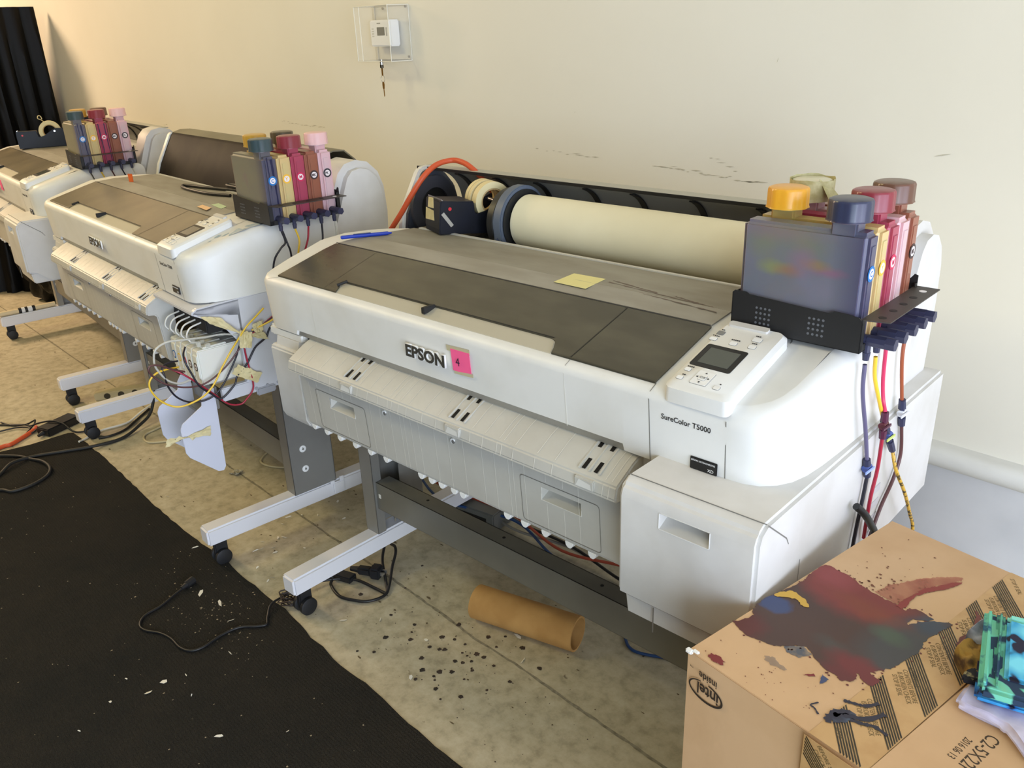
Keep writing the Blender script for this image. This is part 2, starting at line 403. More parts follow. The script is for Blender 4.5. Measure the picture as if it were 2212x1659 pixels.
# ------------------------------------------------------------ printer
def ztop(y):
    P = [(-1,.972), (0,.972), (.02,.982), (.188,1.029), (.26,1.035), (2,1.035)]
    for (a, za), (b, zb) in zip(P, P[1:]):
        if y <= b: return za+(zb-za)*(y-a)/(b-a)
    return 1.035
OUT = [(.04,0), (.128,0), (.132,0), (.3,0), (.6,0), (.9,0), (1.098,0), (1.102,0), (1.2924,0), (1.322,.002), (1.345,.011), (1.364,.030), (1.377,.056), (1.385,.092), (1.389,.14), (1.391,.2), (1.394,.34), (1.394,.46),
       (1.16,.46), (1.16,.33), (1.14,.415), (.19,.415), (.11,.405), (.066,.372), (.030,.325), (.006,.265), (-.001,.2), (-.002,.1), (.001,.045), (.006,.022), (.018,.007)]
OUT = [p for p in OUT if p != (1.16,.33)]
def inset(pts, d):
    n = len(pts); out = []
    for i in range(n):
        a = Vector(pts[i-1]); b = Vector(pts[i]); c = Vector(pts[(i+1) % n])
        e1 = (b-a).normalized(); e2 = (c-b).normalized(); n1 = Vector((-e1.y, e1.x)); n2 = Vector((-e2.y, e2.x))
        m = (n1+n2); m = m.normalized() if m.length > 1e-6 else n1
        k = d(b.x) if callable(d) else d
        out.append((b.x+m.x*k/max(.45, m.dot(n1)), b.y+m.y*k/max(.45, m.dot(n1))))
    return out
def shell_mesh():
    mb = MB()
    rr = lambda x: .012+.02*min(1, max(0, (x-1.26)/.08))
    rings = []
    b = bmesh.new()
    def ring(pts, zf): return [b.verts.new((p[0], p[1], zf(i, p))) for i, p in enumerate(pts)]
    bot = [(p[0], p[1]+(.0095 if p[1] < .02 else .0095*max(0, 1-(p[1]-.02)/.1))) for p in OUT]
    def zb(i, p): return .857 if .13 < p[0] < 1.1 and p[1] < .1 else .845
    bi = inset(bot, .006)
    rings.append(ring(bi, lambda i, p: (.860 if .13 < p[0] < 1.1 and p[1] < .1 else .848)-.003))
    rings.append(ring(bot, lambda i, p: zb(i, p)+.003))
    rings.append(ring(OUT, lambda i, p: ztop(p[1])-rr(p[0])))
    for t in (25, 50, 72, 90):
        q = inset(OUT, lambda x: rr(x)*(1-math.cos(R(t))))
        rings.append(ring(q, lambda i, p: ztop(OUT[i][1] if False else p[1])-rr(OUT[i][0])*(1-math.sin(R(t)))))
    for A, B in zip(rings, rings[1:]):
        for i in range(len(A)):
            k = (i+1) % len(A); b.faces.new([A[i], A[k], B[k], B[i]])
    b.faces.new(rings[0][::-1])
    top = [(v.co.x, v.co.y) for v in rings[-1]]
    b2 = bmesh.new(); vs = [b2.verts.new((x, y, 0)) for x, y in top]; b2.faces.new(vs)
    for yy in (.02, .06, .1, .188, .26):
        bmesh.ops.bisect_plane(b2, geom=b2.verts[:]+b2.edges[:]+b2.faces[:], plane_co=(0, yy, 0), plane_no=(0, 1, 0))
    for v in b2.verts: v.co.z = ztop(v.co.y)
    mb._merge(b); mb._merge(b2)
    return mb
def face_strip(mb, x, w, z0, z1, dz=.0004):
    """line on the front face of the shell"""
    y = lambda z: .0095*(1-(z-.845)/.115)
    mb.poly([(x-w/2, y(z0)-dz, z0), (x+w/2, y(z0)-dz, z0), (x+w/2, y(z1)-dz, z1), (x-w/2, y(z1)-dz, z1)], nrm=(0,-1,0))
def top_strip(mb, pts, w, lift=.0006):
    for (x0, y0), (x1, y1) in zip(pts, pts[1:]):
        n = max(2, int(math.hypot(x1-x0, y1-y0)/.02)); d = Vector((x1-x0, y1-y0)).normalized(); s = Vector((-d.y, d.x))*w/2
        G = [[], []]
        for i in range(n+1):
            x = x0+(x1-x0)*i/n; y = y0+(y1-y0)*i/n
            G[0].append((x+s.x, y+s.y, ztop(y+s.y)+lift)); G[1].append((x-s.x, y-s.y, ztop(y-s.y)+lift))
        mb.grid(G)
def surf_poly(mb, pts, lift, thick, ys=()):
    """polygon draped on the sloped top of the shell"""
    b = bmesh.new(); b.faces.new([b.verts.new((x, y, 0)) for x, y in pts])
    for yy in list(ys)+[.02, .188, .26]:
        bmesh.ops.bisect_plane(b, geom=b.verts[:]+b.edges[:]+b.faces[:], plane_co=(0, yy, 0), plane_no=(0, 1, 0))
    bmesh.ops.recalc_face_normals(b, faces=b.faces)
    for f_ in b.faces:
        if f_.normal.z < 0: f_.normal_flip()
    r = bmesh.ops.extrude_face_region(b, geom=b.faces[:])
    nv = [v for v in r['geom'] if isinstance(v, bmesh.types.BMVert)]
    for v in b.verts: v.co.z = ztop(v.co.y)+lift-thick
    for v in nv: v.co.z = ztop(v.co.y)+lift
    bmesh.ops.recalc_face_normals(b, faces=b.faces)
    mb._merge(b)

YP = -.004
def printer(T, label, lid, number, roll_cover=False, open_bay=False, full=True):
    g = thing('large_format_printer', label, 'printer', (T[0], T[1], 0), R(T[2]), 'wide printers in a row along the wall')
    p = lambda n, mb, m, par=g, **k: mb.build(n, m, par, **k)
    # --- upper cover
    sh = p('upper_cover', shell_mesh(), white)
    mb = MB()
    face_strip(mb, .2185, .0012, .858, .962); face_strip(mb, .978, .0012, .858, .962); face_strip(mb, .04, .0009, .846, .962)
    mb.mi = 1
    face_strip(mb, 1.1545, .0016, .846, .962); face_strip(mb, 1.2924, .0016, .846, .962)
    top_strip(mb, [(1.2924,.004), (1.2924,.2), (1.27,.25)], .0016); top_strip(mb, [(1.1545,.002), (1.1545,.02)], .0014)
    top_strip(mb, [(.978,.004), (.978,.02)], .001); top_strip(mb, [(.04,.004), (.075,.019)], .0008)
    p('cover_seam', mb, [rib_m, seam_m], sh, smooth=0)
    # left and right blocks under the cover
    mb = MB(); mb.box(.0, .145, .012, .45, .822, .85, .006)
    mb.prism([(1.112,.030), (1.30,.018), (1.335,.026), (1.358,.05), (1.372,.09), (1.378,.15), (1.38,.5), (1.112,.5)], .80, .85, 'z', .006)
    p('cover_base_lip', mb, white)
    # --- dark smoked front window
    lidm = lid
    mb = MB()
    surf_poly(mb, [(.067,.018), (.30,.018), (.292,.034), (.278,.050), (.285,.056), (.905,.056), (.918,.050), (.93,.03), (.935,.018), (1.1535,.018), (1.1535,.186), (.082,.186), (.075,.15)], .0035, .003, (.056,))
    lo = p('front_window', mb, lidm, smooth=0)
    mb = MB(); surf_poly(mb, [(.30,.0185), (.292,.034), (.282,.050), (.287,.0555), (.904,.0555), (.915,.050), (.927,.03), (.932,.0185)], .0007, .0007); p('window_notch', mb, mat('notch_grey', (184,178,160), .5), lo, smooth=0)
    mb = MB(); top_strip(mb, [(.978,.02), (.978,.186)], .0022, .0040); top_strip(mb, [(.255,.02), (.245,.186)], .0008, .0038); top_strip(mb, [(.08,.188), (1.15,.188)], .0035, .0040)
    mb.mi = 1; top_strip(mb, [(.28,.0565), (.91,.0565)], .002, .0042); mb.box(.583, .592, .024, .056, .986, .9995, .001)
    mb.cyl((.283,.036,.992), (.296,.056,.999), .0035, n=10)
    p('window_edge', mb, [black, dark] if lid == lid_m else [mat('window_edge_brown', (60,54,42), .4), dark], lo, smooth=0)
    # grey top panels
    mb = MB(); surf_poly(mb, [(.084,.190), (1.150,.190), (1.148,.262), (.098,.262)], .003, .003)
    p('top_panel', mb, top_m, smooth=0)
    mb = MB(); surf_poly(mb, [(.099,.264), (1.148,.264), (1.143,.40), (.135,.40), (.118,.34)], .0024, .003)
    rp = p('rear_panel', mb, top2_m, smooth=0)
    mb = MB(); mb.box(.15, 1.145, .402, .413, 1.034, 1.0395, .001)
    p('panel_edge_strip', mb, tray_m, rp)
    # --- control panel
    cz = lambda y: .996+.27*y
    mb = MB(); b = bmesh.new()
    def R8(x0, x1, y0, y1, r): return rrect(x0, x1, y0, y1, r, 4)
    lower = R8(1.180, 1.296, -.002, .186, .012); upper = R8(1.188, 1.288, .006, .184, .012); edge = R8(1.181, 1.295, -.001, .186, .012)
    A = [b.verts.new((x, y, ztop(y)-.004)) for x, y in lower]; Bv = [b.verts.new((x, y, cz(y)-.004)) for x, y in edge]; Cc = [b.verts.new((x, y, cz(y)+.0015)) for x, y in upper]
    for P_, Q_ in ((A, Bv), (Bv, Cc)):
        for i in range(len(P_)):
            k = (i+1) % len(P_); b.faces.new([P_[i], P_[k], Q_[k], Q_[i]])
    b.faces.new(Cc); mb._merge(b)
    cp = p('control_panel', mb, white)
    nz = Vector((0, -.27, 1)).normalized(); vy = Vector((0, 1, .27)).normalized()
    def cpl(pts, lift, th, mbb):
        mbb.poly([(x, y, cz(y)+.0015+lift-th) for x, y in pts], th, (0,0,1))
    mb = MB(); cpl(rrect(1.190,1.262,.056,.116,.004), .0008, .001, mb); sb = p('screen_bezel', mb, black, cp)
    mb = MB(); cpl(rrect(1.2,1.253,.065,.107,.001), .0012, .001, mb); p('screen', mb, screen_m, sb)
    mb = MB(); cpl(rrect(1.192,1.262,.172,.184,.003), .004, .004, mb); p('usb_strip', mb, grey, cp)
    for bx, by, bw, bh, bm_ in ((1.192,.150,.006,.005,btn_grey), (1.189,.131,.006,.004,white_m), (1.226,.130,.006,.0045,white_m), (1.256,.152,.0075,.005,white_m), (1.258,.132,.006,.0045,white_m),
                        (1.197,.043,.005,.004,white_m), (1.197,.020,.005,.004,white_m), (1.231,.031,.014,.0165,white_m), (1.231,.031,.0055,.006,white_m), (1.263,.018,.005,.004,white_m)):
        mb = MB()
        big = bw > .01 or abs(bw-.0055) < 1e-6
        l0 = .0014 if abs(bw-.0055) < 1e-6 else .0007
        mb.mi = 1; cpl(rrect(bx-bw-.0006, bx+bw+.0006, by-bh-.0006, by+bh+.0006, .0025), l0-.0004, .0006, mb)
        mb.mi = 0; cpl(rrect(bx-bw, bx+bw, by-bh, by+bh, .002), l0+.0003, .0006, mb)
        p('button', mb, [bm_, seam_m], cp, smooth=0)
    mb = MB()
    for dx, dy, a in ((0,.0115,0), (0,-.0115,180), (-.0095,0,90), (.0095,0,-90)):
        t = [(math.cos(R(a+90+120*i))*.0022, math.sin(R(a+90+120*i))*.0022) for i in range(3)]
        cpl([(1.231+dx+q[0], .031+dy+q[1]) for q in t], .0016, .0003, mb)
    for cx_, cy_, n_ in ((1.192,.1575,2), (1.190,.1385,4), (1.226,.138,5), (1.254,.160,3), (1.258,.140,3), (1.199,.049,4), (1.2,.027,2), (1.265,.026,1)):
        for i in range(n_):
            x = cx_+(i-n_/2)*.0032
            cpl([(x, cy_), (x+.0022, cy_), (x+.0022, cy_+.0022), (x, cy_+.0022)], .0012, .0003, mb)
    p('button_icons', mb, ink_txt, cp, smooth=0)
    text('ok_mark', 'OK', .0075, (1.2262,.0283,cz(.0283)+.0036), (1,0,0), vy, btn_grey, cp, ext=.0001)
    # --- writing
    text('brand_lettering', 'EPSON', .0345, (.560,YP-.001,.9010), (1,0,0), (0,0,1), white_m, g, ext=.0022, sx=1.13, bold=.0021)
    text('brand_lettering_face', 'EPSON', .0345, (.560,YP-.0036,.9010), (1,0,0), (0,0,1), mat('logo_dark', (62,60,54), .5), g, ext=.0003, sx=1.13, bold=.0012)
    text('model_lettering', 'SureColor T5000', .0128, (1.178,.0006,.934), (1,0,0), (0,0,1), ink_txt, g, ext=.0001, bold=.0001, sx=.98)
    mb = MB(); mb.box(1.2325,1.280,.0035,.0065,.8625,.8835,.0008); bg = p('badge', mb, black)
    text('badge_lettering', 'EPSON ULTRACHROME', .0040, (1.2345,.0033,.8775), (1,0,0), (0,0,1), white_m, bg, ext=.0001)
    text('badge_lettering', 'XD', .0075, (1.264,.0033,.8655), (1,0,0), (0,0,1), white_m, bg, ext=.0001)
    # --- body core
    mb = MB(); mb.box(.145, 1.16, .10, .62, .60, .848, 0); p('body_core', mb, dark)
    mb = MB(); mb.box(.15, 1.11, .07, .10, .835, .856, 0); mb.box(.146,.20,.025,.09,.832,.857,.003); p('paper_exit', mb, mat('paper_exit_dark', (52,52,54), .5))
    # left tower
    mb = MB()
    mb.prism([(.012,.835), (.004,.80), (.0,.64), (.012,.598), (.03,.585), (.66,.585), (.66,.835)], .028, .138, 'x', .008)
    mb.prism([(-.002,.806), (-.006,.80), (.0,.62), (.01,.60), (.66,.60), (.66,.806)], .022, .134, 'x', .006)
    p('left_side_cover', mb, grey)
    # --- right side: ink bay
    if not open_bay:
        mb = MB(); mb.prism([(-.095,.655), (-.095,.835), (-.088,.852), (-.070,.862), (.30,.862), (.66,.862), (.66,.60), (-.02,.60), (-.06,.638), (-.092,.648)], 1.166, 1.405, 'x', .006, ang=30)
        bay = p('ink_bay_cover', mb, grey)
        x0, x1, z0, z1 = 1.243, 1.329, .802, .829; y = -.0954
        q = MB(); q.prism([(-.12,z0), (-.094,z0), (-.070,z0+.012), (-.070,z1), (-.12,z1)], x0, x1, 'x'); cut(bay, q)
        mb = MB()
        for a in ((x0,x1,z0-.0012,z0), (x0-.0012,x0,z0,z1), (x1,x1+.0012,z0,z1), (x0,x1,z1,z1+.0008)): mb.box(a[0],a[1],y-.0006,y+.001,a[2],a[3],.0004)
        p('handle_rim', mb, white, bay, smooth=0)
        mb = MB(); mb.box(1.168,1.404,-.0715,-.0705,.8615,.8626); 
        mb.poly([(1.4054,-.070,.862), (1.4054,-.070,.859), (1.4054,-.005,.806), (1.4054,.004,.792), (1.4054,.0055,.792), (1.4054,-.0035,.8075), (1.4054,-.0685,.8605)], nrm=(1,0,0))
        mb.poly([(1.4054,.052,.74), (1.4054,.0533,.74), (1.4054,.0533,.60), (1.4054,.052,.60)], nrm=(1,0,0))
        mb.box(1.235,1.2362,-.0925,-.091,.60,.648)
        p('panel_seam', mb, seam_m, bay, smooth=0)
        mb = MB(); mb.prism([(-.075,.60), (-.082,.645), (.6,.645), (.6,.60)], 1.172, 1.400, 'x', .004); p('lower_skirt', mb, grey)
        mb = MB()
        for k in range(4): mb.box(1.4045,1.4062,.33,.375,.63+.03*k,.645+.03*k,.0006)
        p('side_vents', mb, mat('vent_grey', (196,194,196), .5), bay)
    else:
        mb = MB(); mb.prism([(.11,.60), (.11,.80), (.0,.822), (-.012,.835), (.0,.845), (.66,.862), (.66,.56), (.03,.56), (.03,.60)], 1.372, 1.392, 'x', .003)
        mb.prism([(-.015,.828), (-.015,.838), (.05,.845), (.05,.832)], 1.112, 1.392, 'x', .002)
        mb.poly([(1.392,-.014,.83), (1.392,.062,.785), (1.392,.118,.70), (1.392,.12,.845), (1.392,.0,.845)], -.004, (1,0,0))
        p('side_plate', mb, mat('side_plate_paint', (205,206,212), .45))
        mb = MB(); mb.box(1.12,1.37,.12,.62,.60,.84); mb.box(1.13,1.36,.03,.12,.758,.80,.003); p('ink_bay_inside', mb, dark)
        # hinged door hanging open: two shaped side plates
        dm = mat('door_plate_paint', (208,210,222), .5)
        dr = thing_part(g, 'ink_bay_door')
        for xx in (1.185, 1.358):
            mb = MB(); mb.prism([(-.008,.60), (.018,.60), (.018,.555), (.012,.35), (.004,.338), (-.012,.341), (-.085,.412), (-.094,.43), (-.096,.505), (-.088,.52), (-.025,.556), (-.022,.58)], xx, xx+.004, 'x', .0012)
            mb.build('door_side_plate', dm, dr)
        mb = MB(); mb.box(1.19,1.358,.02,.028,.53,.60,.002); mb.box(1.2,1.35,-.01,.02,.50,.512,.002); mb.build('door_crossbar', steel2, dr)
        mb = MB()
        for yy in (.13,.165,.20): mb.cyl((1.391,yy,.572), (1.396,yy,.572), .005, n=14)
        mb.box(1.386,1.398,.13,.19,.548,.572,.004)
        p('side_bolts', mb, mat('bolt_grey', (176,178,186), .4, .3))
    # --- output tray (basket)
    mb = MB()
    prof = [(.045,.852), (.0,.834), (-.040,.812), (-.046,.808), (-.051,.785), (-.048,.779), (-.024,.775), (-.021,.768), (-.012,.632), (-.005,.625), (.03,.625), (.03,.77), (.045,.835)]
    mb.prism(prof, .163, 1.128, 'x', .003, ang=20)
    tr = p('output_tray', mb, tray_m)
    ribs = [.198,.231,.285,.332,.433,.468,.503,.536,.549,.571,.596,.645,.686,.783,.817,.854,.866,.895,.948,.989,1.10,1.113]
    mb = MB()
    def tprof(x, w, pts, d=.0005):
        for (y0, z0), (y1, z1) in zip(pts, pts[1:]):
            n_ = Vector((0, z0-z1, y1-y0)).normalized()*d if False else Vector((0, -(z1-z0), (y1-y0))).normalized()*d
            n_ = n_ if n_.z > 0 or n_.y < 0 else -n_
            a = Vector((x-w/2, y0, z0))+n_; b_ = Vector((x+w/2, y0, z0))+n_; c_ = Vector((x+w/2, y1, z1))+n_; d_ = Vector((x-w/2, y1, z1))+n_
            mb.poly([a, b_, c_, d_], nrm=n_.normalized())
    topp = [(-.040,.812), (.0,.834), (.045,.852)]
    for x in ribs:
        w_ = .0011
        for (y0, z0), (y1, z1) in zip(topp, topp[1:]):
            mb.poly([(x-w_/2,y0,z0+.0006), (x+w_/2,y0,z0+.0006), (x+w_/2,y1,z1+.0006), (x-w_/2,y1,z1+.0006)], nrm=(0,-.4,1))
        mb.poly([(x-w_/2,-.0518,.786), (x+w_/2,-.0518,.786), (x+w_/2,-.0470,.8075), (x-w_/2,-.0470,.8075)], nrm=(0,-1,0))
    for x in ribs[:-2]+[.365,.73,1.025]:
        if .93 < x < 1.02 or .26 < x < .37: segs = [(.742,.768), (.632,.700)] if not (.26 < x < .37 or .93 < x < 1.02) else [(.745,.768), (.632,.698)]
        else: segs = [(.632,.768)]
        for za, zb_ in segs:
            ya = -.012-.009*(za-.632)/.136-.0008; yb = -.012-.009*(zb_-.632)/.136-.0008
            mb.poly([(x-.0005,ya,za), (x+.0005,ya,za), (x+.0005,yb,zb_), (x-.0005,yb,zb_)], nrm=(0,-1,0))
    p('tray_ribs', mb, rib_m, tr, smooth=0)
    for cx_ in (.393,.735,1.062):
        mb = MB()
        def on(y): return .812+(y+.04)/.04*.022 if y < 0 else .834+y*.4
        for dx in (-.013, .013):
            mb.prism([(cx_+dx-.004,-.036), (cx_+dx+.004,-.036), (cx_+dx+.004,.022), (cx_+dx-.004,.022)], 0, .0001, 'z')
        for v in mb.bm.verts: v.co.z = on(v.co.y)+.0012
        q = mb
        for dx in (-.022, .0, .022):
            b3 = MB(); b3.box(cx_+dx-.0025, cx_+dx+.0025, -.038, .028, 0, .003, .001)
            for v in b3.bm.verts: v.co.z = on(v.co.y)+v.co.z
            b3.build('latch_rail', tray_m, tr)
        q.build('latch_slot', dark, tr, smooth=0)
        mb = MB(); mb.box(cx_-.021, cx_+.021, -.0525, -.042, .786, .806, .002); 
        lt = p('latch', mb, tray_m, tr)
        mb = MB(); mb.poly([(cx_-.017,-.0528,.789), (cx_+.017,-.0528,.789), (cx_+.015,-.0528,.799), (cx_-.010,-.0528,.803)], nrm=(0,-1,0)); p('latch_face', mb, white, lt, smooth=0)
        mb = MB(); mb.box(cx_-.022,cx_-.020,.028,.045,.848,.8535); mb.box(cx_+.018,cx_+.020,.028,.045,.848,.8535); p('latch_hook', mb, dark, tr, smooth=0)
    yf = lambda z: -.012-.009*(z-.632)/.136
    for (x0, x1) in ((.222,.412), (.883,1.072)):
        mb = MB(); z0, z1 = .638, .741
        pts = rrect(x0, x1, z0, z1, .008, 4); pin = rrect(x0+.0013, x1-.0013, z0+.0013, z1-.0013, .007, 4)
        for i in range(len(pts)):
            k = (i+1) % len(pts)
            mb.poly([(pts[i][0], yf(pts[i][1])-.001, pts[i][1]), (pts[k][0], yf(pts[k][1])-.001, pts[k][1]), (pin[k][0], yf(pin[k][1])-.001, pin[k][1]), (pin[i][0], yf(pin[i][1])-.001, pin[i][1])], nrm=(0,-1,0))
        dp = p('tray_door_outline', mb, seam_m, tr, smooth=0)
        hx0, hx1, hz0, hz1 = x0+.052, x0+.146, .702, .729
        q = MB(); q.prism([(-.05,hz0), (yf(hz0),hz0), (yf(hz0)+.022,hz0+.011), (yf(hz0)+.022,hz1), (-.05,hz1)], hx0, hx1, 'x'); cut(tr, q)
        mb = MB()
        for a_ in ((hx0-.001,hx1+.001,hz0-.001,hz0), (hx0-.001,hx0,hz0,hz1), (hx1,hx1+.001,hz0,hz1)): mb.box(a_[0],a_[1],yf(a_[2])-.0008,yf(a_[2])+.001,a_[2],a_[3])
        p('handle_rim', mb, rib_m, tr, smooth=0)
    mb = MB()
    for x in (.485,.702): mb.cyl((x,-.0225,.752), (x,-.019,.752), .006, n=14)
    mb.mi = 1
    for x in (.487,.704): mb.cyl((x,-.0228,.751), (x,-.019,.751), .0042, n=14)
    p('tray_hole', mb, [white_m, seam_m], tr)
    for x in (.18,.231,.284,.344,.401,.458,.577,.611,.643,.681,.708,.835,.881,.934,.993,1.047):
        mb = MB(); mb.prism([(x-.010,.628), (x+.010,.628), (x+.008,.620), (x+.003,.615), (x-.003,.615), (x-.008,.620)], -.010, .012, 'y', .001)
        p('paper_guide_tab', mb, white_m, tr)
    # --- stand
    stand = thing_part(g, 'stand')
    for s_, fx in ((-1, 0.), (1, 1.262)):
        mb = MB(); mb.box(fx, fx+.057, -.07, .74, .08, .1357, .006); ft = mb.build('foot', foot_m, stand)
        mb = MB(); mb.box(fx+.055, fx+.066, .37, .41, .09, .132, .003); mb.box(fx+.057, fx+.064, .36, .375, .128, .140, .001); mb.box(fx+.057, fx+.064, .395, .41, .128, .146, .001); mb.build('foot_clip', foot_m, stand)
        for cy_ in (-.03, .70):
            mb = MB(); cx_ = fx+.033
            for d_ in (-.017, .017): 
                mb.lathe([(.0,-.007), (.022,-.007), (.026,-.005), (.026,.005), (.022,.007), (0,.007)], (cx_+d_,cy_,.0265), 'x', 24)
            mb.cyl((cx_-.02,cy_,.0265), (cx_+.02,cy_,.0265), .006, n=12)
            mb.box(cx_-.009,cx_+.009,cy_-.02,cy_+.022,.03,.082,.004)
            mb.build('caster', rubber, stand)
        # post: sheet metal channel
        mb = MB(); o_ = (fx+.001, fx+.056)
        mb.box(o_[0], o_[1], .2325, .2345, .1357, .62); 
        if s_ < 0: mb.box(o_[0], o_[0]+.002, .2325, .415, .1357, .62); mb.box(o_[1]-.002, o_[1], .2325, .262, .1357, .62); mb.box(o_[1]-.002, o_[1], .33, .415, .1357, .62)
        else: mb.box(o_[0], o_[0]+.002, .2325, .27, .1357, .62); mb.box(o_[1]-.002, o_[1], .2325, .385, .1357, .62)
        mb.box(o_[0], o_[1], .383, .385, .1357, .62)
        mb.build('post', steel if s_ < 0 else steel2, stand)
        if s_ > 0:
            for zz in (.291,.219):
                mb = MB(); mb.lathe([(0,0), (.0115,0), (.0115,.002), (.009,.003), (.0,.003)], (fx+.056,.281,zz), 'x', 24); mb.mi = 1
                mb.cyl((fx+.0585,.281,zz), (fx+.0595,.281,zz), .0035, n=12); mb.box(fx+.0588,fx+.0596,.280,.282,zz,zz+.007)
                mb.build('screw_cap', [white_m, seam_m], stand)
        else:
            mb = MB()
            for zz in (.44,.18): mb.cyl((fx+.054,.30,zz-.03), (fx+.054,.30,zz+.03), .003, n=8)
            mb.build('post_rod', silver, stand)
    mb = MB(); mb.box(.058, 1.263, .241, .243, .2223, .3105); mb.box(.058, 1.263, .241, .293, .3090, .3105); mb.box(.058, 1.263, .291, .293, .23, .3105); mb.box(.058,1.263,.241,.293,.2223,.2235)
    bmn = mb.build('crossbeam', mat('beam_steel', (136,134,124), .42, .4, c2=(124,121,112), nscale=4), stand)
    mb = MB()
    for x in (.253,.545,.86): mb.cyl((x,.270,.3106), (x,.270,.3110), .0045, n=12)
    mb.build('beam_hole', dark, bmn)
    mb = MB(); mb.box(.066,.076,.2405,.2412,.262,.275); mb.build('beam_slot', rib_m, bmn)
    # --- rear roll bay
    mb = MB()
    mb.box(.03, 1.34, .60, .665, .62, 1.06, .01); mb.box(.02,1.36,.42,.62,.82,.99,.004)
    p('rear_body', mb, grey)
    mb = MB(); mb.box(.05,1.33,.414,.60,.995,1.012,.002); p('roll_trough', mb, dirty)
    # left housing
    mb = MB(); hp_ = [(.46,.99), (.47,1.05), (.535,1.153), (.548,1.165), (.585,1.168), (.628,1.15), (.665,1.11), (.675,1.06), (.675,.82), (.5,.82)]
    mb.prism(hp_, -.012, .014, 'x', .006); lh = p('roll_bay_end_cover', mb, white if not roll_cover else grey)
    mb = MB(); mb.prism([(.465,.99), (.475,1.05), (.538,1.148), (.55,1.158), (.585,1.160), (.62,1.145), (.655,1.105), (.668,1.06), (.668,.99)], .014, .03, 'x', .004); p('end_cover_inner', mb, mat('slate_dark_plastic', (52,56,66), .45), lh)
    mb = MB(); mb.lathe([(.052,0), (.085,0), (.085,.012), (.052,.012), (.052,0)], (.03,.565,1.058), 'x', 40); p('spindle_ring', mb, mat('slate_ring', (60,60,66), .45), lh)
    mb = MB(); mb.cyl((.028,.565,1.058), (.034,.565,1.058), .053, n=40); p('spindle_socket', mb, black, lh)
    # right housing
    mb = MB(); hp2 = [(.445,.985), (.49,1.10), (.505,1.135), (.53,1.16), (.57,1.168), (.61,1.158), (.645,1.125), (.662,1.08), (.668,1.0), (.655,.80), (.5,.70), (.45,.80)]
    mb.prism(hp2, 1.22, 1.372, 'x', .022, seg=4, ang=50); p('roll_bay_end_cover', mb, grey)
    if roll_cover:
        sm_ = mat('smoked_dome', (34,29,25), .5, c2=(50,44,35), nscale=6, lo=.42, hi=.62, stretch=(1,1,1), spec=.04)
        mb = MB(); arc = [(.44,1.0), (.463,1.06), (.525,1.168), (.535,1.176)]
        G = [[(.035, y, z) for y, z in arc], [(1.22, y, z) for y, z in arc]]
        mb.grid(G, .004); p('roll_cover_window', mb, sm_)
        mb = MB(); G = [[(.03, y, z) for y, z in ((.535,1.177), (.57,1.186), (.61,1.184), (.65,1.15), (.665,1.08))], [(1.225, y, z) for y, z in ((.535,1.177), (.57,1.186), (.61,1.184), (.65,1.15), (.665,1.08))]]
        mb.grid(G, .004); p('roll_cover_top', mb, mat('dusty_cover_top', (128,122,100), .5, c2=(112,106,86), nscale=6))
        mb = MB(); mb.prism([(.436,.992), (.456,1.06), (.52,1.170), (.53,1.178), (.536,1.172), (.47,1.055), (.45,.992)], .012, .036, 'x', .002); p('roll_cover_frame', mb, white)
    else:
        n = 12; G = [[], []]
        for i in range(n+1):
            a = R(-15+95*i/n); y = .56+.105*math.cos(a); z = 1.055+.105*math.sin(a); G[0].append((.05,y,z)); G[1].append((1.30,y,z))
        mb = MB(); mb.grid(G, .003); rc = p('roll_bay_back', mb, mat('grey_back', (150,148,142), .5))
        for x in (.11,.255,.40,.56,.70,.86,1.02,1.16):
            mb = MB(); A = []
            for i in range(n+1):
                a = R(-15+88*i/n); A.append([(x-.008+ .0*i, .56+.100*math.cos(a), 1.055+.100*math.sin(a)), (x+.008, .56+.100*math.cos(a), 1.055+.100*math.sin(a))])
            mb.grid(A, .003); p('back_rib', mb, black, rc)
        mb = MB(); mb.box(-.036,1.30,.575,.625,1.158,1.162,.001); rl = p('cover_rail', mb, mat('rail_grey', (172,170,158), .45))
        mb = MB(); mb.box(-.036,1.30,.572,.576,1.156,1.1635,.001); p('rail_strip', mb, black, rl)
    return g
def thing_part(parent, name):
    o = bpy.data.objects.new(name, None); col.objects.link(o); o.parent = parent; o.empty_display_size = .05; return o

L3 = 'white wide-format printer at the right with a paper roll and pink number 4 note'
pr3 = printer(P3, L3, lid_m, 4)
pr2 = printer(P2, 'middle wide-format printer of the row, its ink bay open with cartridges and tubes showing', lid2_m, 0, roll_cover=True, open_bay=True)
pr1 = printer(P1, 'farthest wide-format printer, cut off by the left edge, before black plastic sheeting', lid2_m, 0)

#PART2
def xp(T, pts): return [xf(T, p) for p in pts]
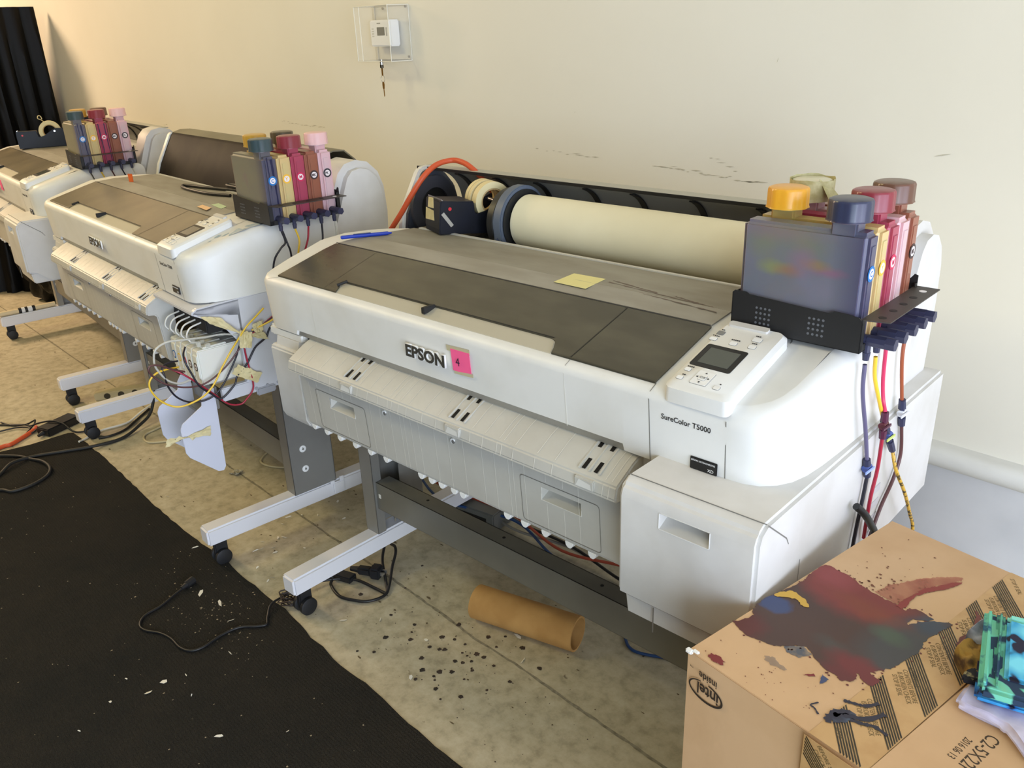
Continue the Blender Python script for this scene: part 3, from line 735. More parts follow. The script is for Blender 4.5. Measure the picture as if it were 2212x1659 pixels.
# ------------------------------------------------------------ ink tanks
def sticker(body_txt, key, parent, x, y, z, r=.0125):
    mb = MB(); mb.cyl((x,y,z), (x+.0006,y,z), r, n=28); st = mb.build('sticker', STK[key], parent)
    mb = MB(); mb.cyl((x+.0006,y,z), (x+.0009,y,z), r*.66, n=28); mb.build('sticker_disc', stk_in, st)
    s_ = .0125 if len(body_txt) == 1 else .0105
    text('sticker_letters', body_txt, s_, (x+.001,y-(.0045 if len(body_txt) == 1 else .0072),z-s_*.34), (0,1,0), (0,0,1), STK[key], st, ext=.0001, sx=1. if len(body_txt) == 1 else .82, bold=.0003)
def tank(T, x, y, z, m, cap, side, key, body_txt, label, group, sz=.115, drip=None, taped=False):
    t = thing('ink_tank', label, 'ink tank', xf(T, (x, y, z)), R(T[2]), group)
    W_, D_, H_ = .203, .0405, .178
    mb = MB()
    mb.box(0, W_, 0, D_, 0, H_, .0075, seg=3)
    cx = .162 if side == 'R' else .043
    mb.box(cx-.020, cx+.020, .004, D_-.004, H_-.01, H_+.016, .003)
    mb.lathe([(.0,0), (.0265,0), (.0265,.008), (0,.008)], (cx,D_/2,H_+.012), 'z', 28)
    mb.box(W_-.0015, W_+.0012, .012, D_-.012, .01, H_-.02, .001)
    mb.build('tank_body', m, t)
    mb = MB(); n = 48; prof = [(.0,.0325), (.027,.0325), (.0300,.0312), (.0315,.028), (.0318,.003), (.033,.0), (.029,.0)]
    b = bmesh.new(); rings = []
    for r_, h in prof:
        ring = []
        for i in range(n):
            a_ = 2*math.pi*i/n; rr_ = r_*(1+(.035 if (i//2) % 3 and r_ > .0299 else 0))
            ring.append(b.verts.new((cx+rr_*math.cos(a_), D_/2+rr_*math.sin(a_), H_+.014+h)))
        rings.append(ring)
    for A_, B_ in zip(rings, rings[1:]):
        for i in range(n):
            k = (i+1) % n; b.faces.new([A_[k], A_[i], B_[i], B_[k]])
    b.faces.new(rings[-1]); bmesh.ops.remove_doubles(b, verts=b.verts, dist=1e-6); bmesh.ops.recalc_face_normals(b, faces=b.faces); mb._merge(b)
    mb.build('cap', CAPM[cap], t)
    if body_txt: sticker(body_txt, key, t, W_+.0013, D_/2, sz)
    # outlet elbow fitting
    mb = MB(); yv = D_/2; zv = .012
    mb.cyl((W_-.002,yv,zv), (W_+.012,yv,zv), .0085, n=12); mb.cyl((W_+.010,yv,zv), (W_+.038,yv,zv), .0092, .0100, n=8); mb.cyl((W_+.038,yv,zv), (W_+.052,yv,zv), .0102, n=6)
    mb.cyl((W_+.010,yv,zv-.004), (W_+.010,yv,zv-.022), .0055, n=10); mb.cyl((W_+.010,yv,zv-.020), (W_+.010,yv,zv-.033), .0065, .005, n=8)
    mb.build('outlet_fitting', valve_m, t)
    if drip:
        mb = MB()
        for (ya, za, yb, zb_, w_) in drip:
            P_ = []; Q_ = []
            for i in range(13):
                u = i/12; yy = ya+(yb-ya)*u+random.uniform(-.0006,.0006); zz = za+(zb_-za)*u; ww = w_*(1-.6*u)*random.uniform(.7,1.2)
                P_.append((W_+.0017, yy-ww, zz)); Q_.append((W_+.0017, yy+ww, zz))
            mb.grid([P_, Q_])
        mb.build('ink_run', mat('dried_ink_navy', (22,24,60), .4), t, smooth=0)
    if taped:
        mb = MB()
        G = []
        for i in range(19):
            a_ = 2*math.pi*i/18; G.append([(cx+.0365*math.cos(a_), D_/2+.0365*math.sin(a_), H_+.012+.036*q+random.uniform(-.002,.002)) for q in (0,.4,.8,1)])
        mb.grid(G); mb.poly([(cx+.02,.0,H_+.05), (cx+.05,-.012,H_+.012), (cx+.085,-.006,H_+.002), (cx+.04,.02,H_+.03)], .0006)
        mb.build('masking_wrap', mat('stained_masking', (205,198,152), .6, c2=(176,166,112), nscale=60), t)
    return t
def rack(T, x, y, label):
    x0, x1, y0, y1, z0, z1 = x-.006, x+.212, y-.008, y+.216, 1.0375, 1.098
    t = thing('tank_rack', label, 'ink tank rack', xf(T, (x0, y0, z0)), R(T[2]), 'black ink tank racks on the printers')
    W_, D_, H_ = x1-x0, y1-y0, z1-z0
    mb = MB(); mb.box(0,W_,0,D_,0,.0015); mb.box(0,.0015,0,D_,0,H_)
    mb.prism([(0,0), (W_,0), (W_,H_-.012), (W_-.006,H_-.004), (W_-.02,H_-.002), (W_-.045,H_-.001), (W_-.052,H_-.006), (.03,H_+.001), (.025,H_+.004), (.004,H_+.004), (0,H_)], 0, .0015, 'y')
    mb.prism([(0,0), (W_,0), (W_,H_+.012), (W_-.006,H_+.014), (W_-.012,H_+.006), (0,H_)], D_-.0015, D_, 'y')
    mb.box(W_-.0015,W_,0,D_,0,.012); mb.box(W_-.0015,W_,0,.012,0,H_-.006); mb.box(W_-.0015,W_,D_-.01,D_,0,H_)
    mb.build('tray', blackm, t)
    mb = MB(); mb.prism([(W_-.004,.0), (W_+.036,.012), (W_+.036,D_+.002), (W_-.004,D_+.002)], H_-.008, H_-.0062, 'z'); fl = mb.build('hose_bar', mat('rack_bar', (58,52,48), .5, bump=.1, bscale=1500), t)
    for k in range(5):
        mb = MB(); yy = .028+.0425*k
        mb.lathe([(0,0), (.006,0), (.006,.0004), (0,.0004)], (W_+.018,yy,H_-.0062), 'z', 16)
        mb.build('bar_hole', white_m if k == 4 else dark, fl)
    mb = MB()
    for cx in (.045,.135):
        for i in range(4):
            for k in range(4): mb.cyl((cx+i*.0075,-.0003,.016+k*.0085), (cx+i*.0075,0,.016+k*.0085), .0021, n=10)
    mb.build('vent_holes', mat('hole_grey', (92,94,98), .6), t)
    return t
def ordinal(i): return ['frontmost', 'second from front', 'middle', 'fourth from front', 'rearmost'][i]
SETS = [
 (P3, 1.192, .199, 'right printer', [(T_C,'navy','R','C','C','blotchy grey-violet cyan ink tank'), (T_Y,'yellow','L','Y','Y','yellow ink tank with orange cap'), (T_M,'red','R','M','M','magenta ink tank with dusty red cap'),
   (T_P,'clear','L','PK',None,'pale pink ink tank with tape-wrapped cap'), (T_K,'brown','R','MK','MK','brown matte-black ink tank with brown cap')]),
 (P2, 1.222, .238, 'middle printer', [(T_C2,'teal','R','C','C','grey-blue cyan ink tank streaked with dark ink runs'), (T_Y,'ochre','L','Y','Y','mustard yellow ink tank with ochre cap'), (T_M,'red','R','M','M','deep magenta ink tank with crimson cap'),
   (T_K,'olive','L','MK','MK','red-brown ink tank with dark olive cap'), (T_P,'pink','R','PK','PK','pale pink photo-black ink tank with clear pink cap')]),
 (P1, 1.200, .212, 'far left printer', [(T_C3,'teal','R','C','C','olive-grey cyan ink tank with dark cap'), (T_Y,'ochre','L','Y','Y','ochre yellow ink tank'), (T_M,'red','R','M','M','raspberry magenta ink tank with red cap'),
   (T_K,'brown','L','MK','MK','dark brown ink tank'), (T_P,'pink','R','PK','PK','pale pink ink tank with frosted cap')])]
for T, x, y, who, lst in SETS:
    rack(T, x, y, 'black perforated metal ink tank rack on top of the %s' % who)
    for i, (m, cap, side, key, tx, desc) in enumerate(lst):
        dr = None
        if key == 'C' and T is not P3: dr = [(.024,.172,.030,.0,.0035), (.012,.178,.014,.09,.0015)]
        if key == 'M' and T is P1: dr = [(.006,.17,.012,.0,.002), (.03,.17,.034,.0,.002)]
        tank(T, x, y+.0425*i, 1.0405, m, cap, side, key, tx, '%s, %s of five on the %s' % (desc, ordinal(i), who), None, drip=dr, taped=(T is P3 and i == 3))
def wtube(name, pts, r, m, label, cat='ink tube', group=None, smooth=8, n=10):
    mb = MB(); c0 = Vector(pts[0]); mb.tube([Vector(p)-c0 for p in pts], r, n, smooth)
    o = mb.build(name, m, smooth=80); o.location = c0; return tag(o, label, cat, group)
def inline_valve(parent_obj, p0, p1, m, m2, m3):
    """shut-off valve on the tube between p0 and p1 (world)"""
    L0 = parent_obj.location; a_ = Vector(p0)-L0; b_ = Vector(p1)-L0; d = b_-a_
    mb = MB(); mb.cyl(a_, a_+d*.32, .0062, .0070, n=8); mb.cyl(b_-d*.32, b_, .0070, .0060, n=8); mb.cyl(a_+d*.25, b_-d*.25, .0045, n=10)
    v = mb.build('valve', m, parent_obj)
    mb = MB(); c_ = a_+d*.5; mb.cyl(c_+Vector((0,-.008,0)), c_+Vector((0,.008,0)), .0062, n=16); mb.build('valve_knob', m2, v)
    mb = MB(); mb.box(-.0012,.0012,-.016,.016,-.003,.003,.001, M=Matrix.Translation(c_+Vector((.008,-.006,.0)))); mb.build('valve_lever', m3, v)
cyan_t = mat('cyan_ink_tube', (98,92,122), .3); yel_t = mat('yellow_ink_tube', (238,196,60), .3); mag_t = mat('magenta_ink_tube', (206,52,96), .3); brn_t = mat('brown_ink_tube', (158,82,52), .3)
drk_t = mat('dark_ink_tube', (34,32,42), .35); red_t = mat('red_ink_tube', (170,40,62), .3); dbr_t = mat('dark_brown_tube', (92,58,58), .35)
clear_t = mat('clear_tube', (214,212,200), .2, alpha=.7)
o_ = [wtube('ink_tube', xp(P3, [(1.405,.2195,1.012), (1.406,.224,.963), (1.410,.250,.885), (1.412,.268,.828)]), .0035, cyan_t, 'violet ink tube hanging from the frontmost tank on the right printer')]
inline_valve(o_[0], xf(P3, (1.412,.268,.828)), xf(P3, (1.412,.281,.790)), valve_m, mat('clear_blue_valve', (70,90,160), .2), mat('valve_lever_blue', (160,180,230), .2))
wtube('ink_tube', xp(P3, [(1.412,.281,.791), (1.412,.275,.75), (1.412,.265,.70), (1.412,.258,.65)]), .0033, drk_t, 'dark lower ink tube hanging below the blue valve beside the right printer')
o2 = wtube('ink_tube', xp(P3, [(1.405,.262,1.012), (1.406,.268,.976), (1.410,.290,.930), (1.412,.322,.880)]), .0033, yel_t, 'yellow ink tube hanging from the second tank on the right printer')
inline_valve(o2, xf(P3, (1.412,.322,.880)), xf(P3, (1.418,.372,.805)), valve_m, mat('clear_blue_valve', (70,90,160), .2), mat('valve_lever_green', (200,215,120), .2))
wtube('ink_tube', xp(P3, [(1.418,.372,.806), (1.43,.37,.77), (1.44,.404,.714), (1.44,.458,.644), (1.44,.496,.588), (1.44,.50,.5)]), .0033, mat('spotted_yellow_tube', (214,170,60), .4, c2=(90,74,40), nscale=120, lo=.52, hi=.58), 'speckled yellow ink tube swinging rearward below its valve, right of the printer')
o3 = wtube('ink_tube', xp(P3, [(1.405,.3045,1.012), (1.406,.308,.961), (1.410,.311,.923), (1.418,.306,.903)]), .0033, mag_t, 'magenta ink tube hanging from the middle tank on the right printer')
inline_valve(o3, xf(P3, (1.418,.306,.903)), xf(P3, (1.418,.310,.853)), mat('plum_fitting', (84,36,60), .35), mat('plum_fitting2', (96,40,50), .35), mat('plum_fitting', (84,36,60), .35))
wtube('ink_tube', xp(P3, [(1.418,.310,.855), (1.416,.315,.790), (1.414,.307,.734), (1.412,.309,.652)]), .0033, red_t, 'red ink tube running down below the plum valve beside the right printer')
o4 = wtube('ink_tube', xp(P3, [(1.405,.3895,1.012), (1.406,.390,.965), (1.410,.407,.890), (1.410,.41,.886)]), .0033, brn_t, 'rust brown ink tube hanging from the rearmost tank on the right printer')
inline_valve(o4, xf(P3, (1.411,.407,.888)), xf(P3, (1.411,.425,.832)), valve_m, mat('white_valve', (222,222,226), .3), mat('white_valve', (222,222,226), .3))
wtube('ink_tube', xp(P3, [(1.411,.425,.833), (1.412,.442,.768), (1.412,.422,.723), (1.412,.377,.686), (1.412,.340,.639)]), .0033, dbr_t, 'dark brown ink tube bending forward below the white valve beside the right printer')
wtube('power_cable', xp(P3, [(1.42,.225,.76), (1.43,.244,.738), (1.43,.282,.699), (1.43,.305,.669), (1.43,.31,.6)]), .0065, wire_black, 'thick black cable dropping behind the cardboard box beside the right printer', 'cable')
for nm, pts, m, lb in (
  ('ink_tube', [(1.435,.259,1.018), (1.45,.258,.99), (1.45,.241,.975), (1.44,.221,.94), (1.41,.22,.86)], drk_t, 'black ink tube forking left below the frontmost tank of the middle printer'),
  ('ink_tube', [(1.435,.262,1.018), (1.455,.262,.985), (1.45,.270,.959), (1.43,.28,.90)], drk_t, 'black ink tube forking right below the frontmost tank of the middle printer'),
  ('ink_tube', [(1.435,.301,1.018), (1.45,.301,.99), (1.45,.295,.961), (1.43,.29,.90)], yel_t, 'yellow ink tube hanging from the middle printer tank rack'),
  ('ink_tube', [(1.435,.343,1.018), (1.45,.329,.99), (1.45,.319,.966), (1.43,.30,.9)], red_t, 'dark red ink tube hanging from the middle printer tank rack'),
  ('ink_tube', [(1.435,.386,1.018), (1.45,.375,.98), (1.44,.37,.94), (1.43,.36,.88)], drk_t, 'black ink tube hanging from the fourth tank of the middle printer'),
  ('ink_tube', [(1.435,.43,1.018), (1.45,.42,.98), (1.44,.41,.94), (1.43,.40,.88)], clear_t, 'clear ink tube hanging from the rearmost tank of the middle printer')):
    wtube(nm, xp(P2, pts), .0028, m, lb, group=None)
for i, m in enumerate((drk_t, yel_t, dbr_t, drk_t, clear_t)):
    y_ = .232+.0425*i
    wtube('ink_tube', xp(P1, [(1.413,y_,1.019), (1.447,y_+.003,.98), (1.44,y_,.93), (1.42,y_,.88)]), .0028, m, 'thin ink tube hanging from the %s tank of the far left printer' % ordinal(i), group=None)
# tubes looping in front of the open ink bay of the middle printer
def W2(pts): return xp(P2, pts)
wtube('ink_tube', W2([(1.42,.178,.812), (1.42,.148,.791), (1.42,.119,.771), (1.41,.093,.737), (1.40,.066,.700), (1.40,.038,.666), (1.40,.0,.618), (1.39,-.04,.59), (1.37,-.09,.578), (1.36,-.128,.602), (1.36,-.150,.640), (1.36,-.150,.668), (1.36,-.130,.686), (1.355,-.10,.688), (1.34,-.06,.68)]), .0026, yel_t, 'yellow ink tube looping widest in front of the open ink bay')
wtube('ink_tube', W2([(1.40,.12,.75), (1.39,.100,.707), (1.385,.085,.673), (1.38,.041,.609), (1.375,.0,.578), (1.365,-.049,.577), (1.36,-.084,.600), (1.36,-.103,.636), (1.36,-.108,.674), (1.355,-.108,.697), (1.35,-.09,.703), (1.345,-.06,.70)]), .0026, drk_t, 'black ink tube looping low in front of the open ink bay')
wtube('ink_tube', W2([(1.40,.25,.76), (1.40,.20,.745), (1.40,.181,.719), (1.40,.148,.701), (1.40,.131,.682), (1.40,.112,.657), (1.40,.078,.630), (1.40,.064,.605), (1.395,.022,.575), (1.39,-.003,.597), (1.39,-.030,.628), (1.385,-.044,.670), (1.38,-.052,.701), (1.37,-.050,.723), (1.35,-.035,.735)]), .0028, drk_t, 'black ink tube crossing the grey side plate of the open ink bay')
wtube('ink_tube', W2([(1.40,.115,.72), (1.40,.112,.701), (1.40,.114,.662), (1.40,.120,.601), (1.40,.115,.573), (1.395,.096,.551), (1.39,.077,.538), (1.385,.043,.549), (1.385,.003,.595), (1.38,-.030,.634), (1.375,-.063,.669), (1.36,-.088,.688)]), .0026, red_t, 'red ink tube hanging lowest below the open ink bay')
wtube('ink_tube', W2([(1.405,.11,.73), (1.40,.098,.708), (1.39,.050,.660), (1.385,-.011,.629), (1.38,-.064,.632), (1.375,-.113,.655), (1.37,-.138,.681), (1.37,-.149,.704), (1.37,-.141,.715), (1.37,-.119,.710), (1.37,-.088,.690), (1.37,-.055,.673)]), .0026, dbr_t, 'brown ink tube curling round the left of the ink cartridges')
wtube('ink_tube', W2([(1.40,.10,.748), (1.37,.066,.751), (1.36,.020,.752), (1.36,-.032,.759), (1.36,-.083,.765), (1.36,-.116,.753), (1.36,-.126,.728), (1.36,-.125,.701), (1.36,-.104,.661), (1.36,-.073,.640), (1.355,-.039,.639)]), .0030, clear_t, 'clear ink tube arching over the white cartridges in the open ink bay')
for i, m in enumerate((yel_t, dbr_t, drk_t, red_t)):
    wtube('ink_tube', W2([(1.46-.004*i,.30+.006*i,.86+.006*i), (1.44,.25+.005*i,.815+.004*i), (1.425-.005*i,.20,.775), (1.405,.14,.752-.003*i)]), .0026, m, '%s ink tube bundled with others behind the taped knot on the middle printer' % ['yellow', 'brown', 'black', 'red'][i])
# cartridges
sk = {'C':(22,110,180), 'Y':(236,200,60), 'M':(206,50,70), 'MK':(60,54,44), 'PK':(60,54,44)}
ctm = mat('cartridge_white', (232,230,220), .4, sub=.1)
for i, (key, nm) in enumerate((('C','cyan'), ('Y','yellow'), ('M','magenta'), ('PK','photo black'), ('MK','matte black'))):
    x0 = 1.168+.039*i
    t = thing('ink_cartridge', ['leftmost white ink cartridge with a blue letter badge in the open bay', 'white ink cartridge with a yellow badge, second from the left in the open bay', 'white ink cartridge with a red badge, middle of the five in the open bay', 'white ink cartridge with a black badge, second from the right in the open bay', 'rightmost white ink cartridge, its broad white side facing the right printer'][i], 'ink cartridge', xf(P2, (x0, -.010, .612)), R(P2[2]))
    mb = MB(); mb.box(0,.037,0,.14,0,.105,.003); mb.box(.004,.033,-.003,.02,.02,.09,.002); mb.box(.005,.032,.02,.09,.104,.110,.002); mb.build('cartridge_shell', ctm, t)
    mb = MB(); mb.box(.008,.016,.012,.024,.108,.125,.002); mb.box(.02,.032,.03,.045,.105,.118,.002); mb.cyl((.012,.018,.122), (.012,-.004,.128), .003, n=8); mb.build('hose_port', clear_t, t)
    mb = MB(); mb.cyl((.0185,-.003,.055), (.0185,-.0037,.055), .0125, n=24); s1 = mb.build('badge', mat('cart_badge_'+key, sk[key], .5), t)
    mb = MB(); mb.cyl((.0185,-.0037,.055), (.0185,-.0040,.055), .0085, n=24); mb.build('badge_disc', stk_in, s1)
    text('badge_letters', key, .011 if len(key) == 1 else .008, (.0185-(.0035 if len(key) == 1 else .0055),-.0042,.0515), (1,0,0), (0,0,1), mat('cart_badge_'+key, sk[key], .5), s1, ext=.0001)
    wtube('supply_tube', W2([(x0+.012,-.010,.738), (x0+.006,-.018,.755), (x0+.002,-.004,.776), (x0+.002,.03,.785)]), .0024, mat('white_tube', (232,230,222), .3), 'short white supply tube rising from the %s cartridge into the bay' % nm, 'tube')
def crumple(pts, thick=.0008, amp=.004, div=5, seed=1):
    """tape patch: bilinear quad with wrinkles"""
    rnd = random.Random(seed); a_, b_, c_, d_ = [Vector(p) for p in pts]; G = []
    for i in range(div+1):
        row = []
        for k in range(div*2+1):
            u = i/div; v = k/(div*2); p_ = (a_*(1-v)+b_*v)*(1-u)+(d_*(1-v)+c_*v)*u
            row.append(p_+Vector((rnd.uniform(-1,1), rnd.uniform(-1,1), rnd.uniform(-1,1)))*amp)
        G.append(row)
    mb = MB(); mb.grid(G, thick); return mb
for pts, lb, s_ in (
   ([(1.400,-.002,.828), (1.405,.058,.808), (1.412,.112,.748), (1.398,.035,.792)], 'long pale strip of masking tape stretched under the cover of the middle printer', 3),
   ([(1.412,.100,.762), (1.414,.134,.752), (1.418,.126,.706), (1.416,.092,.712)], 'crumpled knot of masking tape bundling the ink tubes of the middle printer', 5),
   ([(1.412,.140,.772), (1.414,.172,.775), (1.412,.168,.742), (1.410,.148,.742)], 'small folded tab of masking tape above the crumpled knot', 8),
   ([(1.402,.084,.662), (1.404,.150,.618), (1.402,.132,.592), (1.402,.060,.640)], 'creased masking tape tab hanging on the grey side plate', 11),
   ([(1.366,-.148,.470), (1.366,-.012,.492), (1.366,-.016,.462), (1.366,-.140,.494)], 'masking tape strip stuck across the hanging bay door plate', 13)):
    mb = crumple([xf(P2, p) for p in pts], amp=.0022, seed=s_)
    tag(mb.build('masking_tape', masking, smooth=20), lb, 'tape')
mb = crumple([xf(P2, p) for p in [(1.405,.112,.744), (1.41,.17,.74), (1.405,.19,.71), (1.40,.13,.735)]], amp=.002, seed=15)
tag(mb.build('masking_tape', masking, smooth=20), 'tail of masking tape running rearward from the crumpled knot', 'tape')

# ------------------------------------------------------------ things on the right printer
t = thing('paper_roll', 'large cream paper roll lying in the rear trough of the right printer', 'paper roll', xf(P3, (.425,.53,1.0655)), R(P3[2]))
mb = MB(); mb.cyl((0,0,0), (.80,0,0), .0668, n=64, hole=.03); mb.build('roll_paper', paper_m, t)
mb = MB(); mb.cyl((-.008,0,0), (.79,0,0), .029, n=32); mb.build('spindle_core', black, t)
t = thing('roll_holder', 'slate blue roll holder with dark discs at the left end of the paper roll', 'roll holder', xf(P3, (.385,.53,1.0655)), R(P3[2]))
mb = MB(); pr_ = [(.088*math.cos(R(a_)), .088*math.sin(R(a_))) for a_ in range(-25, 206, 11)]+[(-.085,-.052), (.03,-.052), (.075,-.05)]
b = bmesh.new(); mb.prism(pr_, .0, .026, 'x', .002); mb.build('holder_frame', holder_m, t)
mb = MB(); mb.lathe([(0,0), (.079,0), (.079,.012), (0,.012)], (.018,0,0), 'x', 48); mb.build('holder_disc', disc_m, t)
mb = MB(); mb.lathe([(0,0), (.078,0), (.082,.003), (.082,.022), (.078,.026), (0,.026)], (-.03,0,-.004), 'x', 60); mb.build('rear_disc', disc_m, t)
mb = MB()
for a_, l_ in ((90,.010), (50,.009), (130,.009), (10,.007), (170,.007), (-90,.008)):
    mb.box(-.0006,.0006,0,l_,-.0004,.0004, M=Matrix.Translation((.0,-.0854,-.040)) @ Matrix.Rotation(R(90),4,'Z') @ Matrix.Rotation(R(0),4,'X')) if False else None
    c_ = Vector((.013,-.0858,-.040)); d_ = Vector((math.cos(R(a_))*.9, 0, math.sin(R(a_))))*l_
    mb.cyl(c_, c_+d_, .0006, n=6)
mb.build('snowflake_mark', mat('mark_blue', (44,56,96), .5), t)
def dispenser(T, x, y, ang, label, twin, z=1.0395, pitch=0., W_=.06):
    t = thing('tape_dispenser', label, 'tape dispenser', xf(T, (x,y,z)), R(T[2]+ang)); t.rotation_euler = (0, R(pitch), R(T[2]+ang))
    prof = [(0,0), (.225,0), (.232,.03), (.225,.072), (.205,.088), (.180,.090), (.150,.074), (.125,.058), (.098,.05), (.092,.056), (.088,.080), (.0,.084), (-.004,.07), (-.004,.012)]
    mb = MB(); mb.prism(prof, 0, .006, 'y', .0015); mb.prism(prof, W_-.006, W_, 'y', .0015); mb.box(-.003,.22,.004,W_-.004,0,.012,.001); mb.box(-.004,.006,.002,W_-.002,.0,.083,.001); mb.box(.0,.088,.002,W_-.002,.070,.082,.001)
    mb.build('dispenser_body', navy, t)
    mb = MB(); mb.box(-.0048,-.0040,.001,W_-.001,.012,.080,.0003); mb.build('front_plate', black, t)
    mb = MB(); mb.cyl((.022,-.0005,.064), (.022,-.0015,.064), .0045, n=16); mb.build('red_button', mat('red_dot', (206,40,50), .4), t)
    mb = MB()
    for i in range(int(W_/.004)): mb.prism([(.0,.084), (.004,.084), (.0,.088)], .001+i*.004, .0035+i*.004, 'y')
    mb.build('cutter_blade', silver, t)
    mb = MB(); mb.cyl((.172,-.001,.076), (.172,W_+.001,.076), .005, n=14); mb.build('axle', silver, t)
    return t
def taperoll(T, x, y, z, ang, label, grp, wd=.024, r0=.052):
    t = thing('masking_tape_roll', label, 'tape roll', xf(T, (x,y,z)), R(T[2]+ang), grp)
    mb = MB(); mb.cyl((0,-wd/2,0), (0,wd/2,0), r0, n=48, hole=.034); mb.build('tape_windings', maskroll, t)
    mb = MB(); mb.cyl((0,-wd/2+.001,0), (0,wd/2-.001,0), .0338, n=40, hole=.030); mb.build('tape_core', mat('card_core', (190,160,110), .8), t)
    return t
D3 = (.266,.376,70.); PT = 6.
dispenser(P3, *D3, 'navy twin tape dispenser patched with tape scraps on the right printer', True, 1.0405, PT, .094)
def dl(D, lx, ly): a_ = R(D[2]); return D[0]+lx*math.cos(a_)-ly*math.sin(a_), D[1]+lx*math.sin(a_)+ly*math.cos(a_)
for ly, wd_, lb in ((.020,.024,'right masking tape roll in the twin dispenser on the right printer'), (.052,.014,'middle narrow masking tape roll in the twin dispenser on the right printer'), (.070,.014,'left narrow masking tape roll in the twin dispenser on the right printer')):
    x_, y_ = dl(D3, .155, ly); taperoll(P3, x_, y_, 1.1045, D3[2], lb, None, wd_, .050)
for i, (pts, m) in enumerate((([(-.0052,.034,.030), (-.0052,.092,.026), (-.0052,.092,.056), (-.0052,.040,.054)], masking), ([(-.0052,.04,.060), (-.0052,.080,.058), (-.0052,.076,.084), (-.0052,.044,.086)], masking),
                 ([(-.001,-.0012,.050), (.006,-.0012,.056), (.034,-.0012,.024), (.027,-.0012,.018)], mat('clear_tape_grey', (170,166,156), .3)))):
    mb = MB(); a_ = R(P3[2]+D3[2]); o = Vector(xf(P3, (D3[0], D3[1], 1.0405)))
    mb.poly([o+(Matrix.Rotation(a_,3,'Z') @ Matrix.Rotation(R(PT),3,'Y')) @ Vector(p) for p in pts], .0004); tag(mb.build('tape_scrap', m, smooth=0), ['lower tan tape scrap stuck to the end of the navy twin dispenser', 'upper tape scrap stuck to the end of the navy twin dispenser', 'grey tape scrap stuck slantwise on the side of the navy twin dispenser'][i], 'tape')
D1 = (.315,.195,74.)
dispenser(P1, *D1, 'dark tape dispenser on top of the far left printer', False)
x_, y_ = dl(D1, .15, .03); taperoll(P1, x_, y_, 1.1135, D1[2], 'masking tape roll in the dispenser on the far left printer', None)
mb = MB(); mb.tube([(0,.0,0), (.006,-.016,.010), (.004,-.030,.018), (.0,-.022,.030), (-.003,-.008,.026), (.0,-.006,.012)], .0022, 8, 8)
o = mb.build('tape_curl', masking, smooth=80, loc=xf(P1, (x_,y_-.02,1.163)), rz=R(P1[2]+20)); tag(o, 'curled tape end standing on the roll on the far left printer', 'tape')
# pen
t = thing('pen', 'blue ballpoint pen lying on the left rear corner of the right printer', 'pen', xf(P3, (.082,.204,1.0425)), R(P3[2]+59))
mb = MB(); mb.cyl((0,0,0), (.118,0,0), .0048, n=8); mb.cyl((.118,0,0), (.128,0,0), .004, .002, n=8); mb.cyl((-.002,0,0), (0,0,0), .0035, n=8); mb.build('barrel', blue_pen, t)
mb = MB(); mb.box(.03,.075,-.002,.002,.0045,.0065,.0008); mb.build('clip', mat('pen_clip', (26,40,90), .3), t)
def note(name, T, pts, m, label, cat='note', th=.0005):
    mb = MB(); mb.poly([xf(T, p) for p in pts], th); return tag(mb.build(name, m, smooth=0), label, cat)
nt = note('sticky_note', P3, [(.692,-.0012,.943), (.7445,-.0012,.944), (.743,.0035,.8975), (.692,.003,.896)], pink_m, 'pink sticky note numbered 4 taped to the front of the right printer', th=-.0006)
text('handwritten_number', '4', .024, xf(P3, (.7075,-.0036,.911)), (math.cos(R(3.3))*1.0, math.sin(R(3.3)), .1), (-.12,0,1), mat('pen_ink', (52,34,60), .5), nt, ext=.0001)
note('masking_tape', P3, [(.680,-.0008,.948), (.745,-.0008,.951), (.746,-.0008,.940), (.681,-.0008,.937)], mat('grubby_tape', (190,180,146), .7), 'beige tape strip above the pink note on the right printer', 'tape', -.0004)
note('masking_tape', P3, [(.695,.003,.8975), (.748,.003,.900), (.748,.003,.893), (.695,.003,.890)], mat('grubby_tape', (190,180,146), .7), 'beige tape strip below the pink note on the right printer', 'tape', -.0004)
note('sticky_note', P3, [(.768,.224,1.0375), (.764,.294,1.0385), (.843,.298,1.0385), (.85,.223,1.0375)], yelnote, 'pale yellow paper note lying on top of the right printer', th=.0006)
note('sticky_note', P1, [(.700,.0008,.955), (.752,.0008,.955), (.752,.003,.905), (.700,.003,.905)], pink_m, 'pink sticky note on the front of the far left printer', th=-.0006)
note('sticky_note', P2, [(.972,.216,1.0385), (.955,.240,1.0385), (1.030,.237,1.0385), (1.055,.210,1.0385)], mat('peach_note', (236,196,150), .8), 'peach paper slip lying on top of the middle printer', th=.0005)
note('sticky_note', P2, [(.977,.259,1.0385), (.974,.285,1.0385), (1.050,.278,1.0385), (1.072,.250,1.0385)], mat('mint_note', (190,208,170), .8), 'mint green paper slip behind the peach slip on the middle printer', th=.0005)
mb = MB(); mb.box(-.012,.012,-.001,.001,0,.030,.001); o = mb.build('orange_tag', mat('orange_tag', (226,104,44), .5), loc=xf(P2, (.262,.262,1.038)), rz=R(20)); tag(o, 'small orange plastic tag standing on top of the middle printer', 'tag')
